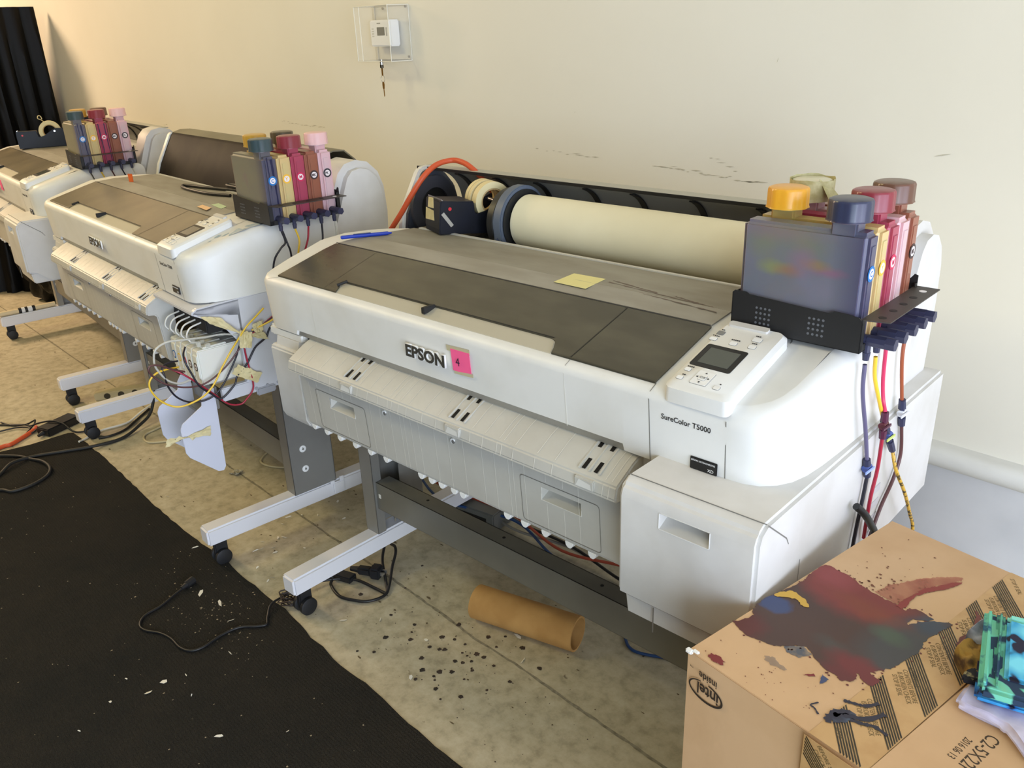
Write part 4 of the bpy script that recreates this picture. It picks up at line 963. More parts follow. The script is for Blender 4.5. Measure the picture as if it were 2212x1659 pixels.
# stains on the top panels (dust smears)
mb = MB()
for (x0, x1, y0, y1) in ((.86,1.08,.286,.290), (.95,1.13,.262,.265), (.86,.98,.300,.303), (1.02,1.12,.281,.284)):
    P_ = []; Q_ = []
    for i in range(25):
        u = i/24; x_ = x0+(x1-x0)*u; yy = y0-.02*u+random.uniform(-.001,.001); ww = random.uniform(.0004,.003)
        P_.append(xf(P3, (x_, yy-ww, ztop(.3)+.0029))); Q_.append(xf(P3, (x_, yy+ww, ztop(.3)+.0029)))
    mb.grid([P_, Q_])
o = mb.build('ink_smudge', mat('smudge', (112,98,88), .7), smooth=0); o['kind'] = 'stuff'; tag(o, 'dark ink smudge trails across the rear panel of the right printer', 'smudge')
mb = MB()
rnd = random.Random(4)
for (cx_, cy_, rx_, ry_) in ((1.352,.205,.018,.06), (1.335,.14,.004,.012), (1.318,.125,.008,.01), (1.325,.095,.003,.006)):
    mb.poly([xf(P2, (cx_+rx_*math.cos(k/14*6.283)*rnd.uniform(.75,1.2), min(.30,cy_+ry_*math.sin(k/14*6.283)*rnd.uniform(.75,1.2)), 0)) for k in range(14)], nrm=(0,0,1))
for v in mb.bm.verts:
    a_ = R(-P2[2]); dx, dy = v.co.x-P2[0], v.co.y-P2[1]; v.co.z = ztop(dx*math.sin(a_)+dy*math.cos(a_))+.0006
o = mb.build('ink_smudge', mat('blue_smudge', (160,178,190), .6, c2=(196,200,200), nscale=60), smooth=0); o['kind'] = 'stuff'; tag(o, 'pale blue ink smudges on the white top of the middle printer', 'smudge')
# orange cord behind the right printer
wtube('air_hose', xp(P3, [(-.06,.44,.90), (-.042,.445,.98), (-.019,.45,1.01), (.020,.455,1.054), (.054,.470,1.106), (.074,.50,1.152), (.074,.55,1.177), (.090,.595,1.184), (.131,.60,1.179), (.166,.60,1.164), (.187,.605,1.146), (.202,.61,1.127), (.21,.63,1.10)]), .0075, orange_m, 'orange rubber cord arching over the left rear corner of the right printer', 'cord')
# black cords on the middle printer
wtube('power_cable', xp(P2, [(.92,.43,1.043), (.84,.425,1.043), (.765,.405,1.043), (.66,.375,1.043), (.57,.355,1.043), (.555,.34,1.043), (.60,.325,1.043), (.70,.322,1.043), (.80,.33,1.043), (.90,.36,1.043)]), .0055, wire_black, 'black cable loop lying on the middle printer beside its ink tanks', 'cable')
wtube('power_cable', xp(P2, [(.90,.44,1.054), (.80,.44,1.054), (.75,.43,1.054), (.76,.415,1.054), (.84,.42,1.054), (.92,.43,1.054)]), .0055, wire_black, 'second shorter black cable loop stacked on the middle printer', 'cable')

# ------------------------------------------------------------ thermostat
t = thing('thermostat_guard', 'clear acrylic lock box mounted high on the wall around the thermostat', 'thermostat guard', (-.81,.91,1.425))
x0, x1, z0, z1, y0, y1 = 0, .198, 0, .178, 0, .088
mb = MB()
for bx in ((x0,x1,y0,y0+.003,z0,z1), (x0,x0+.003,y0,y1,z0,z1), (x1-.003,x1,y0,y1,z0,z1), (x0,x1,y0,y1,z0,z0+.003), (x0,x1,y0,y1,z1-.003,z1)): mb.box(*bx)
mb.build('clear_cover', glass_m, t, smooth=0)
mb = MB(); mb.box(-.012,.198+.004,.0845,.0885,-.004,.184,.002); mb.build('clear_back_plate', glass_m, t)
mb = MB()
for pth in ([(0,0,0), (0,0,.178), (.198,0,.178), (.198,0,0), (0,0,0)], [(.198,0,0), (.198,.088,0)], [(.198,0,.178), (.198,.088,.178)], [(0,0,.178), (0,.088,.178)], [(0,0,0), (0,.088,0)], [(0,.088,0), (0,.088,.178)], [(.198,.088,0), (.198,.088,.178)], [(.03,.0,.0), (.03,.0,.178)]):
    for a_, b_ in zip(pth, pth[1:]): mb.cyl(a_, b_, .0016, n=6)
mb.build('cover_edge_highlights', edge_m, t)  # thin pale rods drawn as the edge highlights of the cover
for sx, sz in ((.06,.17), (.19,.172), (.19,.012)):
    mb = MB(); mb.cyl((sx,.080,sz), (sx,.0845,sz), .004, n=12); mb.build('screw', mat('screw_grey', (132,126,110), .4, .3), t)
mb = MB(); mb.cyl((.130,.006,.006), (.130,.006,-.012), .006, n=14); mb.build('lock_barrel', silver, t)
t = thing('thermostat', 'white wall thermostat with small dark screen inside the clear lock box', 'thermostat', (-.787,.955,1.472))
mb = MB(); mb.box(0,.120,0,.042,0,.086,.004); mb.build('thermostat_body', white_m, t)
mb = MB(); mb.box(.043,.087,-.0008,.001,.036,.063,.0003); mb.build('screen', mat('thermo_screen', (66,62,44), .3), t)
mb = MB()
for k in range(4): mb.box(.012,.024,-.0006,.001,.032+.008*k,.036+.008*k,.0003)
mb.build('buttons', mat('thermo_btn', (196,194,182), .5), t)
mb = MB(); mb.box(.096,.0975,-.0006,.001,.034,.062); mb.box(.1,.1012,-.0006,.001,.034,.062); mb.box(.045,.066,-.0006,.001,.074,.077); mb.build('vent_slots', mat('slot_grey', (110,106,92), .5), t)
t = thing('key_set', 'two small brass keys on a wire ring hanging under the thermostat lock box', 'keys', (-.680,.916,1.414))
mb = MB(); mb.cyl((0,0,0), (0,0,-.010), .0065, n=14); mb.build('lock_head', mat('lock_dark', (60,54,40), .3, .6), t)
mb = MB(); mb.box(-.0045,.0045,-.001,.001,-.036,-.010,.002); mb.build('key', brass, t)
mb = MB(); mb.tube([(.011*math.cos(q/12*6.283), 0, -.046+.011*math.sin(q/12*6.283)) for q in range(13)], .0008, 6, 3); mb.build('key_ring', silver, t)
mb = MB(); mb.prism([(-.004,-.056), (.004,-.056), (.006,-.066), (.004,-.078), (.0022,-.080), (.003,-.103), (.0,-.105), (-.001,-.080), (-.004,-.078), (-.005,-.066)], -.001, .001, 'y'); mb.build('key', brass, t)

# ------------------------------------------------------------ carton
B = (1.398, -.157, -6.8)
t = thing('cardboard_box', 'tall kraft cardboard box spilled with dark red and brown ink in the right foreground', 'box', (B[0], B[1], 0), R(B[2]))
bw, bd, bh = .452, .492, .74
def box_face(mb, f, nu, nv, amp, seed):
    rnd = random.Random(seed); G = []
    for i in range(nu+1):
        row = []
        for k in range(nv+1):
            e = 0 if i in (0, nu) or k in (0, nv) else rnd.uniform(-amp, amp); row.append(f(i/nu, k/nv, e))
        G.append(row)
    mb.grid(G)
mb = MB()
box_face(mb, lambda u, v, e: (u*bw, e-.004*math.sin(math.pi*u)*math.sin(math.pi*v), v*bh), 10, 10, .0018, 1)
box_face(mb, lambda u, v, e: (-e, bd*(1-u), v*bh), 10, 10, .001, 2)
box_face(mb, lambda u, v, e: (bw, bd*u, v*bh), 4, 4, 0, 3)
box_face(mb, lambda u, v, e: (bw*(1-u), bd, v*bh), 4, 4, 0, 4)
mb.grid([[(0,0,bh), (0,bd,bh)], [(bw/2,0,bh), (bw/2,bd,bh)], [(bw,0,bh), (bw,bd,bh)]]); mb.poly([(0,0,0), (0,bd,0), (bw,bd,0), (bw,0,0)])
bmesh.ops.recalc_face_normals(mb.bm, faces=mb.bm.faces)
mb.build('box_shell', card, t)
mb = MB(); mb.prism([(.0,0), (.256,0), (.262,bd), (.0,bd)], bh, bh+.0022, 'z', .0008); mb.build('left_flap', card, t)
mb = MB(); mb.prism([(.259,0), (bw,0), (bw,bd), (.266,bd)], bh, bh+.0030, 'z', .0008); mb.build('right_flap', card, t)
mb = MB(); mb.box(.262,.2635,.0,bd,bh,bh+.0026); mb.build('flap_gap', mat('gap_brown', (120,84,50), .9), t)
for i, pts in enumerate(([(.0,0,.742), (-.001,-.001,.60), (.004,-.003,.60), (.006,-.002,.742)],)):
    pass
ZT = bh+.0024
def dec(name, pts, m, lift=.0, jag=.0, seed=0, parent=t, z=ZT):
    rnd = random.Random(seed); P_ = []
    if jag and len(pts) > 5: pts = [(v.x, v.y) for v in catmull([Vector(tuple(p)+(0,)) for p in list(pts)+[pts[0]]], 4)[:-1]]; pts = [(x+rnd.uniform(-.0015,.0015), y+rnd.uniform(-.0015,.0015)) for x, y in pts]
    n = len(pts)
    for i in range(n):
        a_ = Vector(tuple(pts[i])+(0,)); b_ = Vector(tuple(pts[(i+1) % n])+(0,)); L_ = (b_-a_).length; k = max(1, int(L_/.0025)) if jag else 1
        for q in range(k):
            p_ = a_.lerp(b_, q/k); P_.append((p_.x+rnd.uniform(-jag,jag), p_.y+rnd.uniform(-jag,jag), z+lift))
    mb = MB(); mb.poly(P_, nrm=(0,0,1)); return mb.build(name, m, parent, smooth=0)
def w2b(pts):
    a_ = R(-B[2]); return [((x-B[0])*math.cos(a_)-(y-B[1])*math.sin(a_), (x-B[0])*math.sin(a_)+(y-B[1])*math.cos(a_)) for x, y in pts]
# printed packing tape
tp = mat('packing_tape', (196,158,108), .3, c2=(186,146,96), nscale=30)
tape_o = dec('packing_tape', [(.186,.0), (.259,.0), (.262,bd), (.188,bd)], tp, .0001)
mb = MB(); mb.prism([(.184,.742), (.262,.742), (.262,.42), (.184,.42)], -.0062, -.0058, 'y'); mb.build('packing_tape_drop', tp, t)
tape_ink = mat('tape_print', (44,38,26), .55, c2=(70,60,40), nscale=90)
mb = MB(); stripes = [-.035,.044,.124,.203,.285,.361,.437]
def clipx(x0, y0, x1, y1):
    # clip the diagonal to the tape and the box edge
    if y0 < .001 and y1 < .001: return None
    if y1 < .001: k = (y0-.001)/(y0-y1); x1, y1 = x0+(x1-x0)*k, .001
    if y0 > bd-.001: k = (y0-bd+.001)/(y0-y1); x0, y0 = x0+(x1-x0)*k, bd-.001
    return x0, y0, x1, y1
for s_ in stripes+[.515]:
    for k in range(7):
        y0 = s_+.0045*k; q = clipx(.188, y0, .258, y0-.077)
        if not q or q[1]-q[3] < .004: continue
        a0, b0, a1, b1 = q; w_ = .0014
        mb.poly([(a0,b0-w_,ZT+.0004), (a0,b0+w_,ZT+.0004), (a1,b1+w_,ZT+.0004), (a1,b1-w_,ZT+.0004)], nrm=(0,0,1))
mb.build('tape_hatching', tape_ink, tape_o, smooth=0)
mb = MB()
for s_ in (.742,.665,.588,.51):
    for k in range(7):
        z0 = s_-.0045*k; x0, x1, z1 = .186, .260, z0-.077
        if z0 > .741: kk = (z0-.741)/.077; x0 += (x1-x0)*kk; z0 = .741
        mb.poly([(x0,-.0064,z0-.0014), (x0,-.0064,z0+.0014), (x1,-.0064,z1+.0014), (x1,-.0064,z1-.0014)], nrm=(0,-1,0))
mb.build('tape_hatching', tape_ink, tape_o, smooth=0)
pale_ink = mat('tape_print_pale', (112,92,56), .6)
dirv = Vector((.068, -.077, 0)).normalized()
for s_ in stripes[:]:
    for r_, tx in enumerate(('STOP IF SEAL', 'IS BROKEN CHECK', 'CONTENTS BEFORE', 'ACCEPTING')):
        y0 = s_+.040+.009*r_; x0 = .192+.002*r_
        if y0 > bd-.01: continue
        n_ = int(min(len(tx), (y0-.002)/.0068*.95)) if y0 < .08 else len(tx)
        if n_ < 3: continue
        text('tape_lettering', tx[:n_], .0085, (x0+.002, y0-.002, ZT+.0003), dirv, Vector((-dirv.y, dirv.x, 0)), pale_ink, tape_o, ext=.00005, sx=.78)
for r_, tx in enumerate(('WARNING', 'IF SEAL IS BROKEN', 'CHECK CONTENTS', 'BEFORE SEAL')):
    text('tape_lettering', tx, .0085, (.190+.004*r_, -.0064, .722-.0+.0088*r_-.010), (.068,0,-.077), (.077,0,.068), pale_ink, tape_o, ext=.00005, sx=.78)
text('carton_lettering', 'C2-5X22F', .0215, (.3165,.157,bh+.0032), (0,-1,0), (1,0,0), mat('stamp_ink', (66,52,36), .8), t, ext=.00005, sx=.82)
text('carton_lettering', '2016 06 13', .0125, (.3025,.132,bh+.0032), (0,-1,0), (1,0,0), mat('stamp_ink', (66,52,36), .8), t, ext=.00005, sx=.75)
lg = mat('logo_ink', (46,34,22), .8)
text('logo_lettering', 'intel', .0265, (.0565,-.0022,.7035), (-1,0,0), (0,0,-1), lg, t, ext=.00005, sx=.80, bold=.0004).rotation_euler = (0,0,0)
text('logo_lettering', 'inside', .0165, (.0525,-.0022,.7225), (-1,0,0), (0,0,-1), lg, t, ext=.00005, sx=.80, bold=.0002)
text('logo_lettering', 'TM', .0045, (.0125,-.0022,.7230), (-1,0,0), (0,0,-1), lg, t, ext=.00005)
mb = MB(); A_ = []; B_ = []
for i in range(61):
    a_ = R(108+i*5.55); w_ = .0007+.0011*abs(math.sin((a_-R(100))/2.2)); ce = (.0345,-.0024,.6935)
    ca, sa = math.cos(a_), math.sin(a_)
    A_.append((ce[0]+(.0275+w_)*ca, ce[1], ce[2]+(.0150+w_)*sa)); B_.append((ce[0]+(.0275-w_)*ca, ce[1], ce[2]+(.0150-w_)*sa))
mb.grid([A_, B_]); mb.build('logo_oval', lg, t, smooth=0)
# ink stains on the top
S1 = [(1.409,-.069),(1.422,-.040),(1.415,-.026),(1.414,.004),(1.424,.042),(1.432,.085),(1.434,.138),(1.457,.142),(1.479,.139),(1.503,.129),(1.532,.122),(1.554,.122),(1.568,.116),(1.578,.129),(1.599,.125),(1.604,.119),(1.586,.105),(1.585,.089),(1.594,.104),(1.605,.117),(1.628,.130),(1.621,.101),(1.615,.073),(1.617,.049),(1.614,.026),(1.607,-.004),(1.596,-.024),(1.589,-.038),(1.603,-.041),(1.599,-.059),(1.579,-.048),(1.582,-.061),(1.570,-.073),(1.558,-.068),(1.548,-.070),(1.526,-.058),(1.506,-.047),(1.489,-.062),(1.475,-.073),(1.457,-.077),(1.440,-.079)]
S2 = [(1.424,.042),(1.432,.085),(1.434,.138),(1.457,.142),(1.479,.139),(1.503,.129),(1.532,.122),(1.554,.122),(1.568,.116),(1.578,.129),(1.599,.125),(1.586,.105),(1.573,.086),(1.555,.078),(1.539,.069),(1.512,.049),(1.481,.025),(1.467,.030),(1.454,.042),(1.438,.049)]
st_m = mat('stain_brown', (74,52,44), .5)
def bl(x, y): q = w2b([(x, y)])[0]; return (q[0], q[1], .74)
soft_blobs(st_m, [((122,52,46), bl(1.50,.115), (.085,.062,9), .25, 1), ((126,62,42), bl(1.535,.082), (.05,.018,9), .5, .8), ((142,64,64), bl(1.462,.122), (.03,.022,9), .5, .8), ((92,44,40), bl(1.425,-.062), (.028,.03,9), .35, .9),
  ((66,70,72), bl(1.60,.03), (.045,.07,9), .4, .75), ((74,86,70), bl(1.578,.050), (.022,.014,9), .5, .9), ((58,68,82), bl(1.608,.108), (.022,.022,9), .4, .9), ((70,76,72), bl(1.53,-.02), (.02,.012,9), .6, .5),
  ((110,46,46), bl(1.585,-.04), (.05,.020,9), .35, .9), ((100,44,44), bl(1.565,-.065), (.03,.014,9), .4, .8), ((62,72,108), bl(1.434,.006), (.021,.020,9), .2, 1)], 45, .022)
dec('ink_stain', w2b(S1), st_m, .0006, .0008, 1)
mb = MB(); rnd = random.Random(77)
for (x, y) in S1:
    for q in range(3):
        xx, yy = w2b([(x+rnd.gauss(0,.006), y+rnd.gauss(0,.006))])[0]
        if .004 < xx < .25 and .003 < yy < .48: mb.poly([(xx+.0016*rnd.random()*math.cos(k/6*6.283)+.0008*math.cos(k), yy+.0016*rnd.random()*math.sin(k/6*6.283)+.0008*math.sin(k), ZT+.0005) for k in range(6)], nrm=(0,0,1))
o = mb.build('ink_specks', mat('stain_edge_specks', (104,52,44), .6), t, smooth=0); o['kind'] = 'stuff'
dec('ink_stain', w2b([(1.520,.129),(1.532,.165),(1.552,.200),(1.573,.228),(1.598,.247),(1.593,.225),(1.575,.195),(1.563,.163),(1.554,.124)]), mat('stain_pink', (188,124,98), .8, c2=(162,84,74), nscale=26, alpha=.62), .0006, .0012, 3)
dec('ink_stain', w2b([(1.556,.118),(1.563,.163),(1.575,.195),(1.600,.236),(1.596,.216),(1.580,.186),(1.568,.160),(1.565,.118)]), mat('stain_red2', (138,60,54), .7), .0009, .0010, 4)
mat('stain_blue', (66,74,106), .6)
dec('ink_stain', w2b([(1.485,-.066),(1.504,-.048),(1.521,-.055),(1.511,-.072),(1.495,-.073)]), mat('stain_slate', (84,92,104), .7, c2=(140,126,112), nscale=70, alpha=.8), .0005, .0010, 6)
dec('ink_stain', w2b([(1.420,.022),(1.430,.047),(1.452,.046),(1.470,.033),(1.462,.028),(1.446,.035),(1.430,.025)]), mat('stain_yellow', (206,164,72), .7), .0012, .0008, 8)
sp = mat('stain_maroon', (122,44,44), .6)
rnd = random.Random(9)
mb = MB(); P_ = []
for k in range(40):
    a_ = k/40*6.283; r_ = (.008+.004*(k % 4 == 0)*rnd.random()+.002*rnd.random())*(1 if math.sin(a_) > -.4 else .5); P_.append((.036+r_*1.3*math.cos(a_), .011+r_*math.sin(a_), ZT+.0008))
mb.poly(P_, nrm=(0,0,1)); mb.build('ink_splat', sp, t, smooth=0)
def blob(mb, x, y, r, z, rnd, k=8, e=1.):
    mb.poly([(x+r*e*math.cos(q/k*6.283)*rnd.uniform(.7,1.3), y+r*math.sin(q/k*6.283)*rnd.uniform(.7,1.3), z) for q in range(k)], nrm=(0,0,1))
mb = MB()
for k in range(60): 
    x_ = .03+.10*rnd.random(); y_ = .30+.17*rnd.random()*rnd.random()
    blob(mb, x_, y_, rnd.uniform(.0006,.0018), ZT+.0007, rnd)
for k in range(26): blob(mb, rnd.uniform(.01,.18), rnd.uniform(.005,.08), rnd.uniform(.0004,.0011), ZT+.0007, rnd)
for x_, y_ in ((.070,.342), (.092,.342), (.077,.309)): blob(mb, x_, y_, .0022, ZT+.0008, rnd)
o = mb.build('ink_specks', mat('speck_brown', (118,70,46), .7), t, smooth=0); o['kind'] = 'stuff'
# dark scribble splash near the front edge
sc_m = mat('splash_navy', (44,42,56), .5)
for pts, r_ in (([(1.588,-.104),(1.600,-.100),(1.612,-.094),(1.621,-.080)], .0028), ([(1.590,-.134),(1.604,-.124),(1.622,-.114),(1.634,-.092)], .004), ([(1.608,-.128),(1.622,-.124),(1.634,-.119),(1.650,-.122)], .003), ([(1.592,-.150),(1.588,-.140),(1.593,-.126),(1.602,-.118)], .005), ([(1.568,-.128),(1.563,-.138),(1.569,-.140),(1.577,-.146)], .0012)):
    mb = MB(); q = [Vector(p+(0,)) for p in w2b(pts)]; q = catmull(q, 6); A_ = []; B_ = []
    for i, p_ in enumerate(q):
        d = (q[min(i+1,len(q)-1)]-q[max(i-1,0)]).normalized(); s_ = Vector((-d.y, d.x, 0))*r_*random.uniform(.5,1.2)
        A_.append((p_.x+s_.x, p_.y+s_.y, ZT+.0009)); B_.append((p_.x-s_.x, p_.y-s_.y, ZT+.0009))
    mb.grid([A_, B_]); mb.build('ink_splash', sc_m, t, smooth=0)
dec('ink_stain', w2b([(1.588,-.142),(1.586,-.128),(1.594,-.118),(1.606,-.114),(1.612,-.124),(1.604,-.136),(1.597,-.146)]), mat('stain_slate_blue', (78,90,108), .7, c2=(52,48,60), nscale=60, alpha=.9), .0008, .0010, 21)
dec('ink_stain', w2b([(1.476,-.098),(1.486,-.094),(1.500,-.099),(1.511,-.104),(1.500,-.108),(1.484,-.106)]), mat('stain_pale_grey', (140,128,120), .8, alpha=.5), .0005, .0012, 10)
for i, (a_, b_, c_) in enumerate((((1.530,-.098),(1.540,-.086),(1.544,-.090)), ((1.548,-.080),(1.554,-.100),(1.558,-.083)))):
    dec('ink_stain', w2b([a_, b_, c_]), sp if i == 0 else mat('stain_blue', (66,74,106), .6), .0006, .0008, 12+i)
# second maroon finger stains crossing the tape
dec('ink_stain', w2b([(1.640,.180),(1.650,.170),(1.660,.140),(1.662,.110),(1.655,.085),(1.645,.100),(1.650,.130),(1.648,.150)]), mat('stain_maroon_tape', (110,56,48), .6), .0010, .0008, 14)
mb = MB(); mb.box(-.003,.008,-.004,.004,.738,.7445,.002); mb.box(.006,.016,.0,.006,.742,.7455,.0015); mb.build('torn_label', white_m, t)

# ------------------------------------------------------------ clothes on the box
def leopard(name, base, c2, spot, sc=26):
    m = bpy.data.materials.new(name); m.use_nodes = True; N, L = nodes_of(m); b = N['Principled BSDF']; b.inputs['Roughness'].default_value = .8
    tc = N.new('ShaderNodeTexCoord'); n = N.new('ShaderNodeTexNoise'); n.inputs['Scale'].default_value = sc; n.inputs['Detail'].default_value = 1.5; n.inputs['Distortion'].default_value = .6
    L.new(tc.outputs['Object'], n.inputs['Vector'])
    r = N.new('ShaderNodeValToRGB'); r.color_ramp.elements[0].position = .46; r.color_ramp.elements[1].position = .50
    r.color_ramp.elements[0].color = lin(spot)+(1,); r.color_ramp.elements[1].color = lin(base)+(1,)
    e = r.color_ramp.elements.new(.62); e.color = lin(c2)+(1,)
    L.new(n.outputs['Fac'], r.inputs[0]); L.new(r.outputs[0], b.inputs['Base Color']); return m
leo = leopard('blue_leopard', (48,150,196), (110,212,190), (24,34,56)); leo_m = leopard('mint_leopard', (110,198,172), (118,196,160), (30,54,80), 24)
def cloth(name, pts, z, th, m, label, seed, wr=.003):
    """folded garment: rounded slab with wrinkles; pts in box coordinates"""
    rnd = random.Random(seed); c_ = (sum(p[0] for p in pts)/len(pts), sum(p[1] for p in pts)/len(pts))
    P_ = [p for p in catmull([Vector(p+(0,)) for p in pts+pts[:1]], 5)][:-1]
    rings = []; b = bmesh.new(); n = len(P_)
    for k, (s_, h) in enumerate(((.97,0), (1.0,.25), (1.0,.7), (.965,.95), (.85,1.05), (.6,1.0), (.3,1.02))):
        ring = []
        for i, p_ in enumerate(P_):
            x_ = c_[0]+(p_.x-c_[0])*s_; y_ = c_[1]+(p_.y-c_[1])*s_
            zz = z+th*h+(wr*math.sin(9*x_*40+seed)+wr*.7*math.sin(y_*90+seed*2))*(.8 if k > 2 else 0)+rnd.uniform(-.3,.3)*wr*(k > 2)
            ring.append(b.verts.new((x_, y_, zz)))
        rings.append(ring)
    for A_, B_ in zip(rings, rings[1:]):
        for i in range(n):
            k = (i+1) % n; b.faces.new([A_[i], A_[k], B_[k], B_[i]])
    b.faces.new(rings[-1]); b.faces.new(rings[0][::-1]); bmesh.ops.recalc_face_normals(b, faces=b.faces)
    mb = MB(); mb._merge(b)
    o = mb.build(name, m, smooth=60, loc=(B[0], B[1], 0), rz=R(B[2])); return tag(o, label, 'clothing')
zc = bh+.0032
cloth('folded_shirt', [(.229,.245), (.229,.268), (.245,.276), (.270,.262), (.290,.235), (.283,.215), (.262,.218), (.243,.232)], zc, .022, mat('gold_cloth', (166,128,56), .9, c2=(84,58,28), nscale=34, lo=.45, hi=.6), 'rolled brown and gold garment poking out left of the pile on the box', 5)
cloth('folded_shirt', [(.226,.278), (.224,.318), (.240,.332), (.275,.33), (.290,.29), (.262,.272), (.24,.270)], zc, .026, mat('grey_cloth', (158,160,168), .9, c2=(96,100,112), nscale=30), 'crumpled grey garment at the back of the pile on the box', 7)
gO = Vector((.292,.173,0)); gu = Vector((.92,.39,0)).normalized(); gv = Vector((-.39,.92,0)).normalized()
def slab(name, pts, z0, z1, m, parent, bev=.004, wob=.0008, seed=1):
    mb = MB(); mb.prism(pts, z0, z1, 'z', bev, seg=3, ang=20)
    bmesh.ops.triangulate(mb.bm, faces=mb.bm.faces[:]); bmesh.ops.subdivide_edges(mb.bm, edges=[e for e in mb.bm.edges if e.calc_length() > .02], cuts=2, use_grid_fill=True)
    for v in mb.bm.verts: v.co.z += wob*(math.sin(v.co.x*160+seed)+math.sin(v.co.y*120+seed*2)) if v.co.z > z0+.002 else 0
    return mb.build(name, m, parent, smooth=50)
def gq(u0, u1, v0, v1): return [tuple((gO+gu*a_+gv*b_).xy) for a_, b_ in ((u0,v0), (u1,v0), (u1,v1), (u0,v1))]
def garment(name, label): return thing(name, label, 'clothing', (B[0], B[1], 0), R(B[2]))
g = garment('folded_shirt', 'folded pale lilac garment lowest in the pile on the cardboard box')
slab('cloth_fold', [(.272,.163),(.266,.202),(.271,.213),(.30,.225),(.43,.27),(.44,.16),(.40,.125),(.345,.156),(.327,.169),(.299,.165)], zc, zc+.013, mat('lilac_cloth', (216,208,226), .85, c2=(176,172,200), nscale=22), g, .005, .0016, 3)
g = garment('folded_shirt', 'small black and cream garment edge between the lilac and gold cloths')
slab('cloth_fold', [(.262,.194),(.258,.212),(.262,.226),(.281,.222),(.284,.206)], zc+.0135, zc+.024, mat('black_cream_cloth', (34,32,38), .9, c2=(150,138,100), nscale=50, lo=.55, hi=.6), g, .003, .001, 5)
g = garment('folded_leggings', 'folded blue and black garment directly under the mint leopard one')
slab('cloth_fold', gq(-.004,.155,.006,.150), zc+.0145, zc+.026, leopard('blue_leopard_low', (34,112,190), (60,160,215), (22,26,54), 24), g, .004, .0008, 9)
g = garment('folded_leggings', 'top folded mint and turquoise leopard print garment on the box')
slab('cloth_fold', gq(.0,.160,.0,.155), zc+.0265, zc+.041, leo_m, g, .004, .0008, 11)
slab('left_fold', gq(-.003,.010,.002,.160), zc+.030, zc+.045, mat('mint_cloth', (104,190,160), .8, c2=(34,92,120), nscale=24, lo=.52, hi=.6), g, .005, .0006, 12)
slab('second_fold', gq(.011,.021,.004,.158), zc+.032, zc+.0445, mat('mint_cloth_dark', (84,160,134), .8, c2=(28,60,90), nscale=26, lo=.5, hi=.56), g, .004, .0006, 13)
slab('top_panel', gq(.023,.158,.026,.146), zc+.036, zc+.0465, leopard('blue_leopard_top', (58,158,206), (120,214,236), (26,26,52), 26), g, .004, .0010, 14)
slab('mint_hem', gq(.023,.158,.143,.158), zc+.036, zc+.0465, mat('mint_hem', (138,222,206), .8), g, .004, .0006, 15)

# ------------------------------------------------------------ floor mat
mat_pts = [(-1.80,-3.2), (-1.779,-.356), (-1.757,-.25), (-1.755,-.101), (-1.74,-.084), (-1.713,-.081), (-1.337,-.078), (-.904,-.090), (-.638,-.091), (-.517,-.083), (-.386,-.073), (-.249,-.078), (-.112,-.073), (-.01,-.070), (.082,-.074), (.15,-.084), (.207,-.080), (.269,-.088), (.341,-.084), (.436,-.079), (.522,-.082), (.66,-.086), (.785,-.083), (1.1,-.085), (1.7,-.09), (1.7,-3.2)]
def rug_mat():
    m = bpy.data.materials.new('ribbed_mat'); m.use_nodes = True; N, L = nodes_of(m); b = N['Principled BSDF']; b.inputs['Roughness'].default_value = .95; b.inputs['Specular IOR Level'].default_value = .2
    tc = N.new('ShaderNodeTexCoord'); n = N.new('ShaderNodeTexNoise'); n.inputs['Scale'].default_value = 2.2; n.inputs['Detail'].default_value = 9; n.inputs['Roughness'].default_value = .7
    L.new(tc.outputs['Object'], n.inputs['Vector'])
    r = N.new('ShaderNodeValToRGB'); r.color_ramp.elements[0].position = .35; r.color_ramp.elements[1].position = .68
    r.color_ramp.elements[0].color = lin((40,40,37))+(1,); r.color_ramp.elements[1].color = lin((54,50,43))+(1,)
    L.new(n.outputs['Fac'], r.inputs[0])
    n2 = N.new('ShaderNodeTexNoise'); n2.inputs['Scale'].default_value = 400; L.new(tc.outputs['Object'], n2.inputs['Vector'])
    mx = N.new('ShaderNodeMixRGB'); mx.blend_type = 'MULTIPLY'; mx.inputs[0].default_value = .7; L.new(r.outputs[0], mx.inputs[1]); L.new(n2.outputs['Fac'], mx.inputs[2])
    br = N.new('ShaderNodeMixRGB'); br.blend_type = 'MULTIPLY'; br.inputs[0].default_value = 1; br.inputs[2].default_value = (1.45,1.45,1.45,1); L.new(mx.outputs[0], br.inputs[1])
    L.new(br.outputs[0], b.inputs['Base Color'])
    w_ = N.new('ShaderNodeTexWave'); w_.bands_direction = 'Y'; w_.inputs['Scale'].default_value = 38; w_.inputs['Distortion'].default_value = 5; w_.inputs['Detail'].default_value = 2; w_.inputs['Detail Scale'].default_value = 8
    L.new(tc.outputs['Object'], w_.inputs['Vector'])
    ad = N.new('ShaderNodeMath'); ad.operation = 'ADD'; L.new(w_.outputs['Fac'], ad.inputs[0]); L.new(n2.outputs['Fac'], ad.inputs[1])
    bp = N.new('ShaderNodeBump'); bp.inputs['Strength'].default_value = .9; bp.inputs['Distance'].default_value = .004; L.new(ad.outputs[0], bp.inputs['Height']); L.new(bp.outputs[0], b.inputs['Normal'])
    return m
mb = MB(); P_ = []
rnd = random.Random(21)
